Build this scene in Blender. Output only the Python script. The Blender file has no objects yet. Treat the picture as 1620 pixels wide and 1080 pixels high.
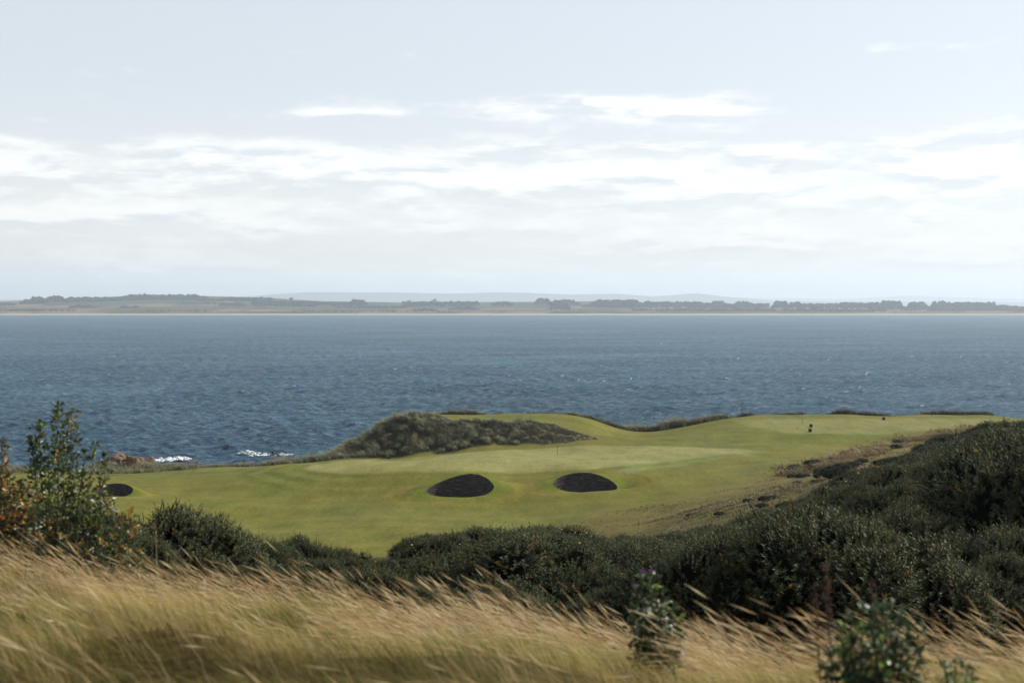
import bpy, bmesh, math, random
import numpy as np
from math import radians, sin, cos, pi
from mathutils import Vector

rng = np.random.default_rng(7)
random.seed(7)
S = bpy.context.scene
COL = S.collection

# ------------------------------------------------------------------ camera, light, exposure
F = 2250.0            # focal length in pixels of the 1620 px wide photograph (50 mm lens)
EYE = 38.0            # eye height above the sea
HOR = 485.0           # pixel row of the level horizon
CX = 810.0
cam_d = bpy.data.cameras.new('camera')
cam = bpy.data.objects.new('camera', cam_d); COL.objects.link(cam)
cam.location = (0, 0, EYE); cam.rotation_euler = (radians(90), 0, 0)
cam_d.sensor_width = 36; cam_d.lens = 50
cam_d.shift_y = -(540 - HOR) / 1620.0
cam_d.clip_start = 0.1; cam_d.clip_end = 120000
cam_d.dof.use_dof = True; cam_d.dof.focus_distance = 200; cam_d.dof.aperture_fstop = 3.0
S.camera = cam

SUN_AZ, SUN_EL = 66.0, 36.0      # azimuth from +Y (view) towards +X, elevation
sd = Vector((sin(radians(SUN_AZ)) * cos(radians(SUN_EL)), cos(radians(SUN_AZ)) * cos(radians(SUN_EL)), sin(radians(SUN_EL))))
sun_d = bpy.data.lights.new('sun', 'SUN'); sun_d.energy = 5.0; sun_d.angle = radians(0.5); sun_d.color = (1.0, 0.95, 0.87)
sun = bpy.data.objects.new('sun', sun_d); COL.objects.link(sun)
sun.rotation_euler = (-sd).to_track_quat('-Z', 'Y').to_euler(); sun.location = (60, 40, 90)

S.render.engine = 'CYCLES'
S.cycles.use_denoising = True
S.cycles.max_bounces = 6; S.cycles.diffuse_bounces = 2; S.cycles.glossy_bounces = 2
S.cycles.transmission_bounces = 3; S.cycles.volume_bounces = 0; S.cycles.transparent_max_bounces = 4
S.view_settings.view_transform = 'Standard'; S.view_settings.look = 'None'
S.view_settings.exposure = 0.38; S.view_settings.gamma = 1.0; S.view_settings.use_curve_mapping = False

# ------------------------------------------------------------------ node helper
class NT:
    def __init__(s, tree): s.t = tree; s.n = tree.nodes; s.l = tree.links
    def add(s, typ, **kw):
        n = s.n.new(typ)
        for k, v in kw.items():
            if k.startswith('i_'):
                key = k[2:]; key = int(key) if key.isdigit() else key.replace('_', ' ')
                n.inputs[key].default_value = v
            else: setattr(n, k, v)
        return n
    def lk(s, a, b): s.l.new(a, b)
    def math(s, op, a, b=None, c=None, clamp=False):
        n = s.n.new('ShaderNodeMath'); n.operation = op; n.use_clamp = clamp
        for i, v in enumerate((a, b, c)):
            if v is None: continue
            if hasattr(v, 'is_output'): s.lk(v, n.inputs[i])
            else: n.inputs[i].default_value = v
        return n.outputs[0]
    def mix(s, fac, a, b, blend='MIX'):
        n = s.n.new('ShaderNodeMix'); n.data_type = 'RGBA'; n.blend_type = blend
        for sock, v in ((n.inputs[0], fac), (n.inputs[6], a), (n.inputs[7], b)):
            if hasattr(v, 'is_output'): s.lk(v, sock)
            else: sock.default_value = v if not isinstance(v, tuple) or len(v) == 4 else (*v, 1)
        return n.outputs[2]
    def ramp(s, fac, stops, interp='LINEAR'):
        n = s.n.new('ShaderNodeValToRGB'); n.color_ramp.interpolation = interp
        e = n.color_ramp.elements
        while len(e) < len(stops): e.new(0.5)
        for el, (p, c) in zip(e, stops):
            el.position = p; el.color = (c, c, c, 1) if not isinstance(c, tuple) else (*c, 1)
        s.lk(fac, n.inputs[0]); return n.outputs[0]
    def noise(s, vec, scale, detail=4, rough=0.5, dim='3D', w=None, distortion=0):
        n = s.n.new('ShaderNodeTexNoise'); n.noise_dimensions = dim
        n.inputs['Scale'].default_value = scale; n.inputs['Detail'].default_value = detail
        n.inputs['Roughness'].default_value = rough; n.inputs['Distortion'].default_value = distortion
        if vec is not None: s.lk(vec, n.inputs['Vector'])
        return n.outputs[0]
    def sstep(s, x, a, b):
        n = s.n.new('ShaderNodeMapRange'); n.interpolation_type = 'SMOOTHSTEP'
        s.lk(x, n.inputs[0]); n.inputs[1].default_value = a; n.inputs[2].default_value = b
        return n.outputs[0]

# ------------------------------------------------------------------ sky
W = bpy.data.worlds.new('World'); S.world = W; W.use_nodes = True
nt = NT(W.node_tree); nt.n.clear()
sky = nt.add('ShaderNodeTexSky', sky_type='NISHITA', sun_disc=False, sun_elevation=radians(SUN_EL), sun_rotation=radians(SUN_AZ),
             altitude=30, air_density=1.0, dust_density=0.8, ozone_density=1.4)
tc = nt.add('ShaderNodeTexCoord')
sep = nt.add('ShaderNodeSeparateXYZ'); nt.lk(tc.outputs['Generated'], sep.inputs[0])
elv = nt.math('MULTIPLY', nt.math('ARCSINE', sep.outputs[2]), 57.2958)
az = nt.math('MULTIPLY', nt.math('ARCTAN2', sep.outputs[0], sep.outputs[1]), 57.2958)
def cloud_noise(dv, su, sv, det, off):
    c = nt.add('ShaderNodeCombineXYZ')
    nt.lk(nt.math('MULTIPLY', az, su), c.inputs[0])
    nt.lk(nt.math('MULTIPLY', nt.math('ADD', elv, dv), sv), c.inputs[1])
    c.inputs[2].default_value = off
    return nt.noise(c.outputs[0], 1.0, det, 0.56, distortion=0.25)
cov = nt.ramp(nt.math('DIVIDE', elv, 30.0), [(0.0, 0.40), (0.05, 0.44), (0.10, 0.52), (0.14, 0.60), (0.185, 0.66), (0.212, 0.58), (0.226, 0.36), (0.25, 0.26), (0.268, 0.26),
                                             (0.285, 0.24), (0.31, 0.20), (0.40, 0.18), (0.6, 0.10), (1.0, 0.05)])
nA = cloud_noise(0.0, 0.20, 0.95, 10, 3.3)
nB = cloud_noise(0.34, 0.20, 0.95, 10, 3.3)
nP = cloud_noise(0.0, 0.85, 2.1, 9, 6.7)
nW = cloud_noise(0.0, 0.05, 1.4, 6, 9.1)
dens = nt.math('ADD', nt.math('ADD', nA, nt.math('MULTIPLY', nt.math('SUBTRACT', nW, 0.5), 0.30)), nt.math('MULTIPLY', nt.math('SUBTRACT', nP, 0.5), 0.48))
def lens(a0, aw, e0, eh, k):
    da = nt.math('POWER', nt.math('ABSOLUTE', nt.math('DIVIDE', nt.math('SUBTRACT', az, a0), aw)), 4.0)
    de = nt.math('POWER', nt.math('DIVIDE', nt.math('SUBTRACT', elv, e0), eh), 2.0)
    return nt.math('MULTIPLY', nt.math('EXPONENT', nt.math('MULTIPLY', nt.math('ADD', da, de), -1.0)), k)
ext = nt.math('ADD', nt.math('ADD', lens(3.6, 6.2, 7.95, 0.6, 0.50), lens(-6.6, 2.6, 7.72, 0.22, 0.24)), nt.math('ADD', lens(15.5, 4.5, 9.85, 0.3, 0.16), lens(-18, 7, 3.55, 0.42, 0.12)))
m = nt.math('ADD', nt.math('ADD', dens, ext), nt.math('SUBTRACT', cov, 1.0))
mask = nt.sstep(m, -0.17, 0.29)
shade = nt.sstep(nt.math('SUBTRACT', nB, nA), -0.03, 0.12)
cl = nt.mix(shade, (9.0, 9.05, 8.85), (6.35, 6.85, 7.2))
hs = nt.add('ShaderNodeHueSaturation', i_Saturation=0.55, i_Value=1.0); nt.lk(sky.outputs[0], hs.inputs['Color'])
veil = nt.math('ADD', nt.math('MULTIPLY', nt.sstep(elv, 26.0, 12.0), 0.54), nt.math('MULTIPLY', nt.sstep(elv, 9.0, 2.0), 0.16))
lowv = nt.mix(nt.sstep(elv, 10.0, 1.5), (7.0, 7.5, 7.85), (8.7, 8.75, 8.5))
thin = nt.mix(veil, hs.outputs[0], lowv)
# thin veil everywhere the eye looks low, the cloud bank on top
col = nt.mix(nt.math('MULTIPLY', mask, 0.9), thin, cl)
bg = nt.add('ShaderNodeBackground', i_Strength=0.1); nt.lk(col, bg.inputs[0])
out = nt.add('ShaderNodeOutputWorld'); nt.lk(bg.outputs[0], out.inputs[0])

# ------------------------------------------------------------------ mesh and object helpers
def mesh_np(name, V, T=None, Q=None, col=None, smooth=False, mats=None):
    V = np.asarray(V, np.float32)
    me = bpy.data.meshes.new(name)
    T = np.zeros((0, 3), np.int32) if T is None else np.asarray(T, np.int32).reshape(-1, 3)
    Q = np.zeros((0, 4), np.int32) if Q is None else np.asarray(Q, np.int32).reshape(-1, 4)
    nl = T.size + Q.size; nf = len(T) + len(Q)
    me.vertices.add(len(V)); me.vertices.foreach_set('co', V.ravel())
    me.loops.add(nl); me.loops.foreach_set('vertex_index', np.concatenate([T.ravel(), Q.ravel()]).astype(np.int32))
    me.polygons.add(nf)
    starts = np.concatenate([np.arange(len(T)) * 3, len(T) * 3 + np.arange(len(Q)) * 4]).astype(np.int32)
    me.polygons.foreach_set('loop_start', starts)
    me.polygons.foreach_set('use_smooth', np.full(nf, smooth, dtype=bool))
    me.update(calc_edges=True)
    if col is not None:
        a = me.color_attributes.new('Col', 'FLOAT_COLOR', 'POINT')
        c = np.ones((len(V), 4), np.float32); c[:, :3] = col
        a.data.foreach_set('color', c.ravel())
    for m_ in (mats or []): me.materials.append(m_)
    return me
def obj(name, me, parent=None, loc=None, rot=None, sc=None):
    o = bpy.data.objects.new(name, me); COL.objects.link(o)
    if parent is not None: o.parent = parent
    if loc is not None: o.location = loc
    if rot is not None: o.rotation_euler = rot
    if sc is not None: o.scale = sc if hasattr(sc, '__len__') else (sc, sc, sc)
    return o
def tag(o, label=None, cat=None, group=None, kind=None):
    if label: o['label'] = label
    if cat: o['category'] = cat
    if group: o['group'] = group
    if kind: o['kind'] = kind
    return o
def grid_faces(r, c):
    i = np.arange(r * c).reshape(r, c)
    return np.stack([i[:-1, :-1], i[:-1, 1:], i[1:, 1:], i[1:, :-1]], -1).reshape(-1, 4)
def rndn(n): return rng.normal(size=n)
def rnd(n, a=0.0, b=1.0): return rng.uniform(a, b, n)
def sstep(x, a, b):
    t = np.clip((x - a) / (b - a), 0, 1); return t * t * (3 - 2 * t)
_perm = rng.integers(0, 1 << 30, 4096)
def vnoise(x, y, seed=0):
    x = np.asarray(x, float); y = np.asarray(y, float)
    xi = np.floor(x).astype(np.int64); yi = np.floor(y).astype(np.int64)
    fx = x - xi; fy = y - yi
    fx = fx * fx * fx * (fx * (fx * 6 - 15) + 10); fy = fy * fy * fy * (fy * (fy * 6 - 15) + 10)
    def h(a, b): return (_perm[(_perm[(a + seed * 131) & 4095] + b) & 4095] & 0xffff) / 65535.0
    return ((h(xi, yi) * (1 - fx) + h(xi + 1, yi) * fx) * (1 - fy) + (h(xi, yi + 1) * (1 - fx) + h(xi + 1, yi + 1) * fx) * fy)
def fbm(x, y, scale, oct=4, seed=0, gain=0.5):
    s = 0; a = 1; t = 0
    for o in range(oct):
        f = 2 ** o / scale
        s = s + a * (vnoise(np.asarray(x) * f + 17.3 * o, np.asarray(y) * f - 9.1 * o, seed + o) - 0.5); t += a; a *= gain
    return s / t * 2      # about -1..1
def lerp(a, b, t): return a + (b - a) * t

# ------------------------------------------------------------------ materials
def base_mat(name):
    m = bpy.data.materials.new(name); m.use_nodes = True
    t = NT(m.node_tree); t.n.clear(); o = t.add('ShaderNodeOutputMaterial')
    return m, t, o
def leaf_mat(name, trans=0.4, rough=0.6, spec=0.25, var=0.35, scale=6.0, sat=1.0):
    """vertex colour * noise, with light passing through the thin blade"""
    m, t, o = base_mat(name)
    a = t.add('ShaderNodeAttribute', attribute_name='Col')
    g = t.add('ShaderNodeNewGeometry')
    n = t.noise(g.outputs['Position'], scale, 3)
    f = t.math('ADD', t.math('MULTIPLY', n, 2 * var), 1 - var)
    v = t.add('ShaderNodeVectorMath', operation='SCALE'); t.lk(a.outputs['Color'], v.inputs[0]); t.lk(f, v.inputs['Scale'])
    p = t.add('ShaderNodeBsdfPrincipled', i_Roughness=rough); p.inputs['Specular IOR Level'].default_value = spec
    t.lk(v.outputs[0], p.inputs['Base Color'])
    if trans > 0:
        tr = t.add('ShaderNodeBsdfTranslucent'); t.lk(v.outputs[0], tr.inputs[0])
        mx = t.add('ShaderNodeMixShader', i_0=trans); t.lk(p.outputs[0], mx.inputs[1]); t.lk(tr.outputs[0], mx.inputs[2])
        t.lk(mx.outputs[0], o.inputs[0])
    else: t.lk(p.outputs[0], o.inputs[0])
    return m
def plain_mat(name, c, rough=0.7, var=0.25, scale=8, spec=0.3, bump=0.0, metal=0.0):
    m, t, o = base_mat(name)
    tcn = t.add('ShaderNodeTexCoord')
    n = t.noise(tcn.outputs['Object'], scale, 5)
    col = t.mix(n, tuple(x * (1 - var) for x in c), tuple(min(1, x * (1 + var)) for x in c))
    p = t.add('ShaderNodeBsdfPrincipled', i_Roughness=rough, i_Metallic=metal); p.inputs['Specular IOR Level'].default_value = spec
    t.lk(col, p.inputs['Base Color'])
    if bump:
        b = t.add('ShaderNodeBump', i_Strength=bump, i_Distance=0.05); t.lk(n, b.inputs['Height']); t.lk(b.outputs[0], p.inputs['Normal'])
    t.lk(p.outputs[0], o.inputs[0]); return m
M_GRASS = leaf_mat('dry_grass', 0.5, 0.6, 0.12, 0.3, 3.0)
M_MARRAM = leaf_mat('marram', 0.25, 0.5, 0.3, 0.3, 0.7)
M_GORSE = leaf_mat('gorse_green', 0.16, 0.6, 0.10, 0.6, 1.1)
M_LEAF = leaf_mat('leaf', 0.30, 0.40, 0.42, 0.3, 25.0)
M_STEM = plain_mat('brown_stem', (0.045, 0.030, 0.020), 0.7, 0.4, 30)
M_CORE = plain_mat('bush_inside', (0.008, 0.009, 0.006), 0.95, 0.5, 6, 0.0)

# ------------------------------------------------------------------ terrain shape
PTS = []
def row(d, **kw):
    for k, z in kw.items(): PTS.append((float(k[1:]) if not k.startswith('n') else -float(k[1:]), d, z))
for px in (-700, -200, 300, 810, 1300, 1800, 2300): PTS.append((px, 1.0, 36.45)); PTS.append((px, 3.2, 36.42))
row(6.0, n700=36.4, n200=36.4, p0=36.4, p400=36.38, p700=36.34, p1000=36.24, p1300=36.15, p1620=36.1, p2200=36.1)
for px, d, z in ((-700, 13, 35.4), (-200, 13, 35.36), (0, 13, 35.26), (200, 12.7, 35.12), (400, 12.5, 35.06), (700, 12, 35.12), (1000, 10, 35.45), (1300, 8.5, 35.62), (1620, 7.3, 35.85), (2200, 7, 35.9)): PTS.append((px, d, z))
row(17, n700=34.4, p0=34.3, p400=34.2, p700=33.9, p1000=33.6, p1300=33.3, p1620=33.3, p2200=33.6)
row(28, n700=32.5, p0=32.5, p400=32.0, p700=31.7, p1000=31.5, p1300=31.5, p1620=31.8, p2200=32)
row(45, n700=30, p0=30, p400=29.8, p700=29.5, p1000=29.3, p1300=29.6, p1620=30.3, p2200=31)
row(70, n700=25, p0=25, p400=24.5, p700=24.5, p1000=25.8, p1150=26.6, p1300=27.6, p1620=28.9, p2200=30)
row(110, n700=17, p0=17, p400=16.5, p700=17, p900=17.7, p1000=19, p1150=21.4, p1300=23.8, p1450=25.8, p1620=27.2, p2200=29)
row(160, n700=10, p0=10, p400=9, p700=9, p850=9.9, p1000=12, p1150=15.5, p1300=18.2, p1450=21.0, p1620=23.0, p2200=25)
row(200, n700=7, p0=6.8, p200=6.2, p400=6.0, p620=6.1, p800=6.6, p1000=8.8, p1150=11.3, p1300=14, p1450=17.5, p1620=20.5, p2200=23)
row(222, p200=6.1, p400=5.9, p600=6.2, p730=6.4, p830=6.9, p926=7.1, p1050=8.0)
row(235, n700=6.5, p0=6.4, p200=6.4, p400=6.3, p560=6.7, p640=7.2, p830=8.1, p1010=8.4, p1150=9, p1300=11, p1450=13.8, p1620=16.5, p2200=18)
row(250, p200=6.3, p400=6.8, p500=8.0, p600=9.0, p730=9.8, p830=9.3, p926=9.9, p1020=9.4, p1150=9.2, p1300=10.2)
row(280, n700=5.2, p0=5.0, p200=4.9, p300=5.2, p400=6.2, p500=7.2, p600=7.8, p730=8.4, p880=8.85, p1050=9, p1200=9.2, p1300=9.5, p1450=10.4, p1620=12, p2200=13)
row(300, n700=3.5, p0=3.8, p200=3.6, p300=4.0, p400=4.5, p500=5.4, p560=6.2, p700=7.3, p800=7.9, p930=8.8, p1050=8.9, p1150=9.1, p1300=9.3, p1450=9.9, p1620=11)
row(308, p560=6.3, p620=6.6, p700=7.4, p800=8.0, p870=8.4, p930=9.0, p1050=8.6, p1200=10.0, p1300=10.1, p1450=10.4)
row(316, n700=0.5, p0=0.6, p200=0.6, p300=0.9, p400=1.6, p470=3.0, p530=5.6, p560=7.7, p600=11.3, p640=13.2, p680=13.2, p720=11.7, p760=12.0, p800=11.8, p850=11.5, p890=10.2, p930=9.3, p1000=8.6, p1100=9.3, p1180=10.5, p1283=10.4, p1400=10.5, p1620=10.7)
row(330, n700=-1.3, p0=-1.2, p200=-1.2, p350=-1.0, p430=-0.4, p520=2.2, p580=7.5, p640=11.8, p680=12.2, p720=11.8, p800=11.8, p880=11.6, p930=10.7, p980=8.2, p1050=8.3, p1120=9.9, p1200=10.8, p1400=10.8, p1620=10.8)
row(345, n700=-2, p200=-2, p400=-1.8, p500=-0.8, p590=4.0, p640=9.5, p700=11.6, p800=11.9, p880=11.8, p935=10.6, p970=8.6, p1000=7.6, p1060=8.2, p1110=9.8, p1150=10.9, p1200=11.0, p1400=11.0, p1560=10.9, p1700=10.5, p2200=11)
row(338, p1200=10.9, p1280=10.9, p1350=10.9, p1450=10.9)
row(352, p1200=11.0, p1280=11.0, p1350=11.0, p1450=11.0, p1540=11.0)
row(358, p600=0, p700=5, p800=6, p900=5, p1000=3, p1100=6, p1200=10.7, p1280=10.8, p1350=10.8, p1450=10.8, p1560=10.7, p1700=9.5)
row(372, n700=-3, p200=-3, p500=-3, p700=-1, p900=-1, p1100=-0.5, p1250=1, p1400=1.5, p1620=1.5, p2200=2)
row(395, n700=-3.5, p200=-3.5, p500=-3.5, p800=-3, p1100=-3, p1400=-2.5, p1700=-2.5, p2200=-2.5)
row(425, n700=-4, p200=-4, p500=-4, p800=-4, p1100=-4, p1400=-4, p1700=-4, p2200=-4)
P = np.array(PTS)
def _ab(px, d): return (px - CX) / 450.0, np.log(d) * 4.0
_A, _B = _ab(P[:, 0], P[:, 1])
def _k(r2): return 0.5 * r2 * np.log(r2 + 1e-12)
_n = len(P)
_K = _k((_A[:, None] - _A[None]) ** 2 + (_B[:, None] - _B[None]) ** 2) + 1e-3 * np.eye(_n)
_Pm = np.stack([np.ones(_n), _A, _B], 1)
_w = np.linalg.solve(np.block([[_K, _Pm], [_Pm.T, np.zeros((3, 3))]]), np.concatenate([P[:, 2], np.zeros(3)]))
def H0(x, y):
    x = np.asarray(x, float); y = np.asarray(y, float); shp = x.shape
    x = x.ravel(); y = np.maximum(y.ravel(), 0.8); outp = np.empty(len(x))
    for i in range(0, len(x), 20000):
        a, b = _ab(CX + F * x[i:i + 20000] / y[i:i + 20000], y[i:i + 20000])
        r2 = (a[:, None] - _A[None]) ** 2 + (b[:, None] - _B[None]) ** 2
        outp[i:i + 20000] = _k(r2) @ _w[:_n] + _w[_n] + _w[_n + 1] * a + _w[_n + 2] * b
    return outp.reshape(shp)
def PX(px, d): return (px - CX) / F * d
def PZ(py, d): return EYE - (py - HOR) / F * d

# bunkers: rim outlines as true 3-D rings
class Bunker:
    def __init__(s, outline, d0, depth):
        o = np.array(outline, float)
        xs = o[:, 0]; c = (xs.min() + xs.max()) / 2; hw = (xs.max() - xs.min()) / 2
        li, ri = xs.argmin(), xs.argmax()
        ymid = np.interp(xs, [xs.min(), xs.max()], [o[li, 1], o[ri, 1]])
        q = np.sqrt(np.clip(1 - ((xs - c) / hw) ** 2, 0, 1))
        d = np.where(o[:, 1] <= ymid + 1e-6, d0 + depth * 0.4 + depth * 0.6 * q, d0 + depth * 0.4 * (1 - q))
        s.x = PX(xs, d); s.y = d; s.z = PZ(o[:, 1], d)
        s.cx, s.cy = s.x.mean(), d0 + depth * 0.42
        ang = np.arctan2(s.y - s.cy, s.x - s.cx); order = np.argsort(ang)
        s.a = ang[order]; s.r = np.hypot(s.x - s.cx, s.y - s.cy)[order]; s.zr = s.z[order]
        s.front = s.z.min()
    def _per(s, arr, a):
        aa = np.concatenate([s.a - 2 * pi, s.a, s.a + 2 * pi]); vv = np.tile(arr, 3)
        # smooth periodic lookup
        return (np.interp(a, aa, vv) * 2 + np.interp(a - 0.05, aa, vv) + np.interp(a + 0.05, aa, vv)) / 4
    def polar(s, x, y):
        dx, dy = x - s.cx, y - s.cy
        a = np.arctan2(dy, dx); r = np.hypot(dx, dy)
        return a, r / s._per(s.r, a), s._per(s.zr, a)
BUNK = [Bunker([(674, 776), (678, 772), (690, 765.5), (710, 757), (728, 751.5), (745, 749), (760, 751), (772, 757.5), (779, 764), (782, 770), (778, 777), (766, 783), (745, 786), (720, 786), (700, 785.5), (684, 783), (677, 780)], 231, 6.5),
        Bunker([(875, 764), (880, 758), (890, 752.5), (905, 748.7), (920, 747.2), (935, 748), (950, 752), (962, 757), (972, 764), (977, 770), (976, 774), (970, 776.5), (950, 778.2), (930, 778.7), (910, 778), (895, 776.5), (884, 773), (877, 768)], 234, 6.0),
        Bunker([(150, 776), (156, 770), (166, 766.5), (180, 764.5), (195, 765), (205, 768.5), (211, 775), (208, 780.5), (198, 785), (180, 786.5), (164, 785), (154, 781)], 236, 5.0)]
HOLLOW = [(280, 1040, 6.2, 0.30), (600, 1050, 5.9, 0.42), (870, 1075, 5.6, 0.34), (510, 985, 7.6, 0.36), (120, 1080, 5.6, 0.4), (1225, 1062, 6.2, 0.3), (40, 1000, 7.2, 0.3), (720, 1005, 7.6, 0.3), (350, 960, 9.0, 0.45), (1000, 1050, 6.4, 0.3)]
def hollow(x, y):
    w = np.zeros(np.shape(x))
    for px, _, d, r in HOLLOW: r *= 1.25; w = np.maximum(w, np.exp(-(((x - PX(px, d)) / (r * 1.4)) ** 2 + ((y - d) / r) ** 2)))
    return w
def H(x, y, bunk=True):
    x = np.asarray(x, float); y = np.asarray(y, float)
    z = H0(x, y)
    w = sstep(y, 150, 190) * (1 - sstep(y, 352, 365))
    z = z + w * (0.62 * fbm(x, y, 17, 2, 3) + 0.62 * fbm(x, y, 38, 2, 5)) * (1 - sstep(y, 318, 335))
    z = z + (1 - sstep(y, 120, 180)) * sstep(y, 14, 34) * (0.9 * fbm(x, y, 10, 2, 9) + 0.25 * fbm(x, y, 4, 2, 10)) + (1 - sstep(y, 14, 25)) * (0.17 * fbm(x, y, 2.2, 2, 11) + 0.14 * fbm(x, y, 0.9, 2, 12))
    nh = y < 11
    if nh.any(): z[nh] = z[nh] - 0.20 * hollow(x[nh], y[nh])
    dl = (y > 300) & (y < 350)
    if dl.any() and 'DUNE' in globals():
        k_ = 1 - sstep(sdist(x[dl], y[dl], DUNE), -3.0, 0.5)
        z[dl] = z[dl] + k_ * (1.0 * fbm(x[dl], y[dl], 5.5, 2, 141) + 0.5 * fbm(x[dl], y[dl], 2.4, 2, 143))
    if bunk:
        for B in BUNK:
            near = (np.abs(x - B.cx) < 22) & (np.abs(y - B.cy) < 16)
            if not near.any(): continue
            a, s_, zr = B.polar(x[near], y[near])
            t = 1 - sstep(s_, 1.0, 2.3)
            z[near] = lerp(z[near], zr, t)
    return z
def rayhit(px, py, dmin=165, dmax=360, step=0.5):
    d = np.arange(dmin, dmax, step); x = PX(px, d)
    zz = PZ(py, d); h = H(x, d)
    i = np.argmax(zz <= h)
    if not (zz <= h).any(): i = len(d) - 1
    return x[i], d[i], h[i]
def poly_pts(pix, **kw): return np.array([rayhit(a, b, **kw)[:2] for a, b in pix])
def sdist(x, y, poly):
    """signed distance to a polygon, negative inside"""
    x = np.asarray(x); y = np.asarray(y); best = np.full(x.shape, 1e9); ins = np.zeros(x.shape, bool)
    n = len(poly)
    for i in range(n):
        ax, ay = poly[i]; bx, by = poly[(i + 1) % n]
        ex, ey = bx - ax, by - ay
        t = np.clip(((x - ax) * ex + (y - ay) * ey) / (ex * ex + ey * ey + 1e-9), 0, 1)
        best = np.minimum(best, np.hypot(x - ax - t * ex, y - ay - t * ey))
        c = ((ay > y) != (by > y)) & (x < (bx - ax) * (y - ay) / (by - ay + 1e-12) + ax); ins ^= c
    return np.where(ins, -best, best)
def ldist(x, y, line):
    best = np.full(np.shape(x), 1e9)
    for (ax, ay), (bx, by) in zip(line[:-1], line[1:]):
        ex, ey = bx - ax, by - ay
        t = np.clip(((x - ax) * ex + (y - ay) * ey) / (ex * ex + ey * ey + 1e-9), 0, 1)
        best = np.minimum(best, np.hypot(x - ax - t * ex, y - ay - t * ey))
    return best

GREEN = poly_pts([(482, 741), (495, 735), (525, 730), (590, 726.5), (680, 721), (760, 714), (880, 708), (1000, 705.5), (1100, 707), (1170, 710), (1195, 714), (1150, 719), (1080, 728), (1000, 737), (930, 743), (860, 745.5), (700, 746.5), (600, 749), (540, 749), (500, 746)])
TEE = poly_pts([(1165, 664), (1190, 676), (1240, 684), (1330, 685.5), (1440, 684), (1560, 672), (1570, 662.5), (1400, 662), (1250, 662.5)])
ROUGH = poly_pts([(860, 850), (900, 828), (960, 812), (1010, 803), (1090, 790), (1130, 778), (1180, 762), (1235, 745), (1300, 727), (1360, 708), (1420, 698), (1480, 688), (1560, 678), (1640, 672)], dmin=120)
ROUGH = np.concatenate([ROUGH, [(140, 300), (140, 90), (10, 90), (3, 160)]])
PALE = poly_pts([(985, 746), (1040, 738), (1090, 730), (1140, 722), (1190, 714)])
DARKG = poly_pts([(1000, 738), (1060, 732), (1120, 724), (1160, 718)])
PLAT = np.array([(PX(650, 322), 322), (PX(720, 322.5), 322.5), (PX(800, 322), 322), (PX(880, 321), 321), (PX(930, 318), 318), (PX(975, 325), 325), (PX(955, 340), 340), (PX(900, 343), 343), (PX(800, 344), 344), (PX(700, 343), 343), (PX(655, 335), 335)])
DUNE = np.array([(PX(480, 309), 309), (PX(560, 306.5), 306.5), (PX(620, 306.5), 306.5), (PX(700, 307), 307), (PX(780, 307.5), 307.5), (PX(850, 307.5), 307.5), (PX(900, 308), 308), (PX(948, 310), 310), (PX(925, 316), 316), (PX(890, 320), 320),
                 (PX(800, 321.5), 321.5), (PX(720, 321.5), 321.5), (PX(690, 326), 326), (PX(695, 335), 335), (PX(690, 345), 345), (PX(640, 345), 345), (PX(580, 340), 340), (PX(520, 330), 330)])

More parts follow.
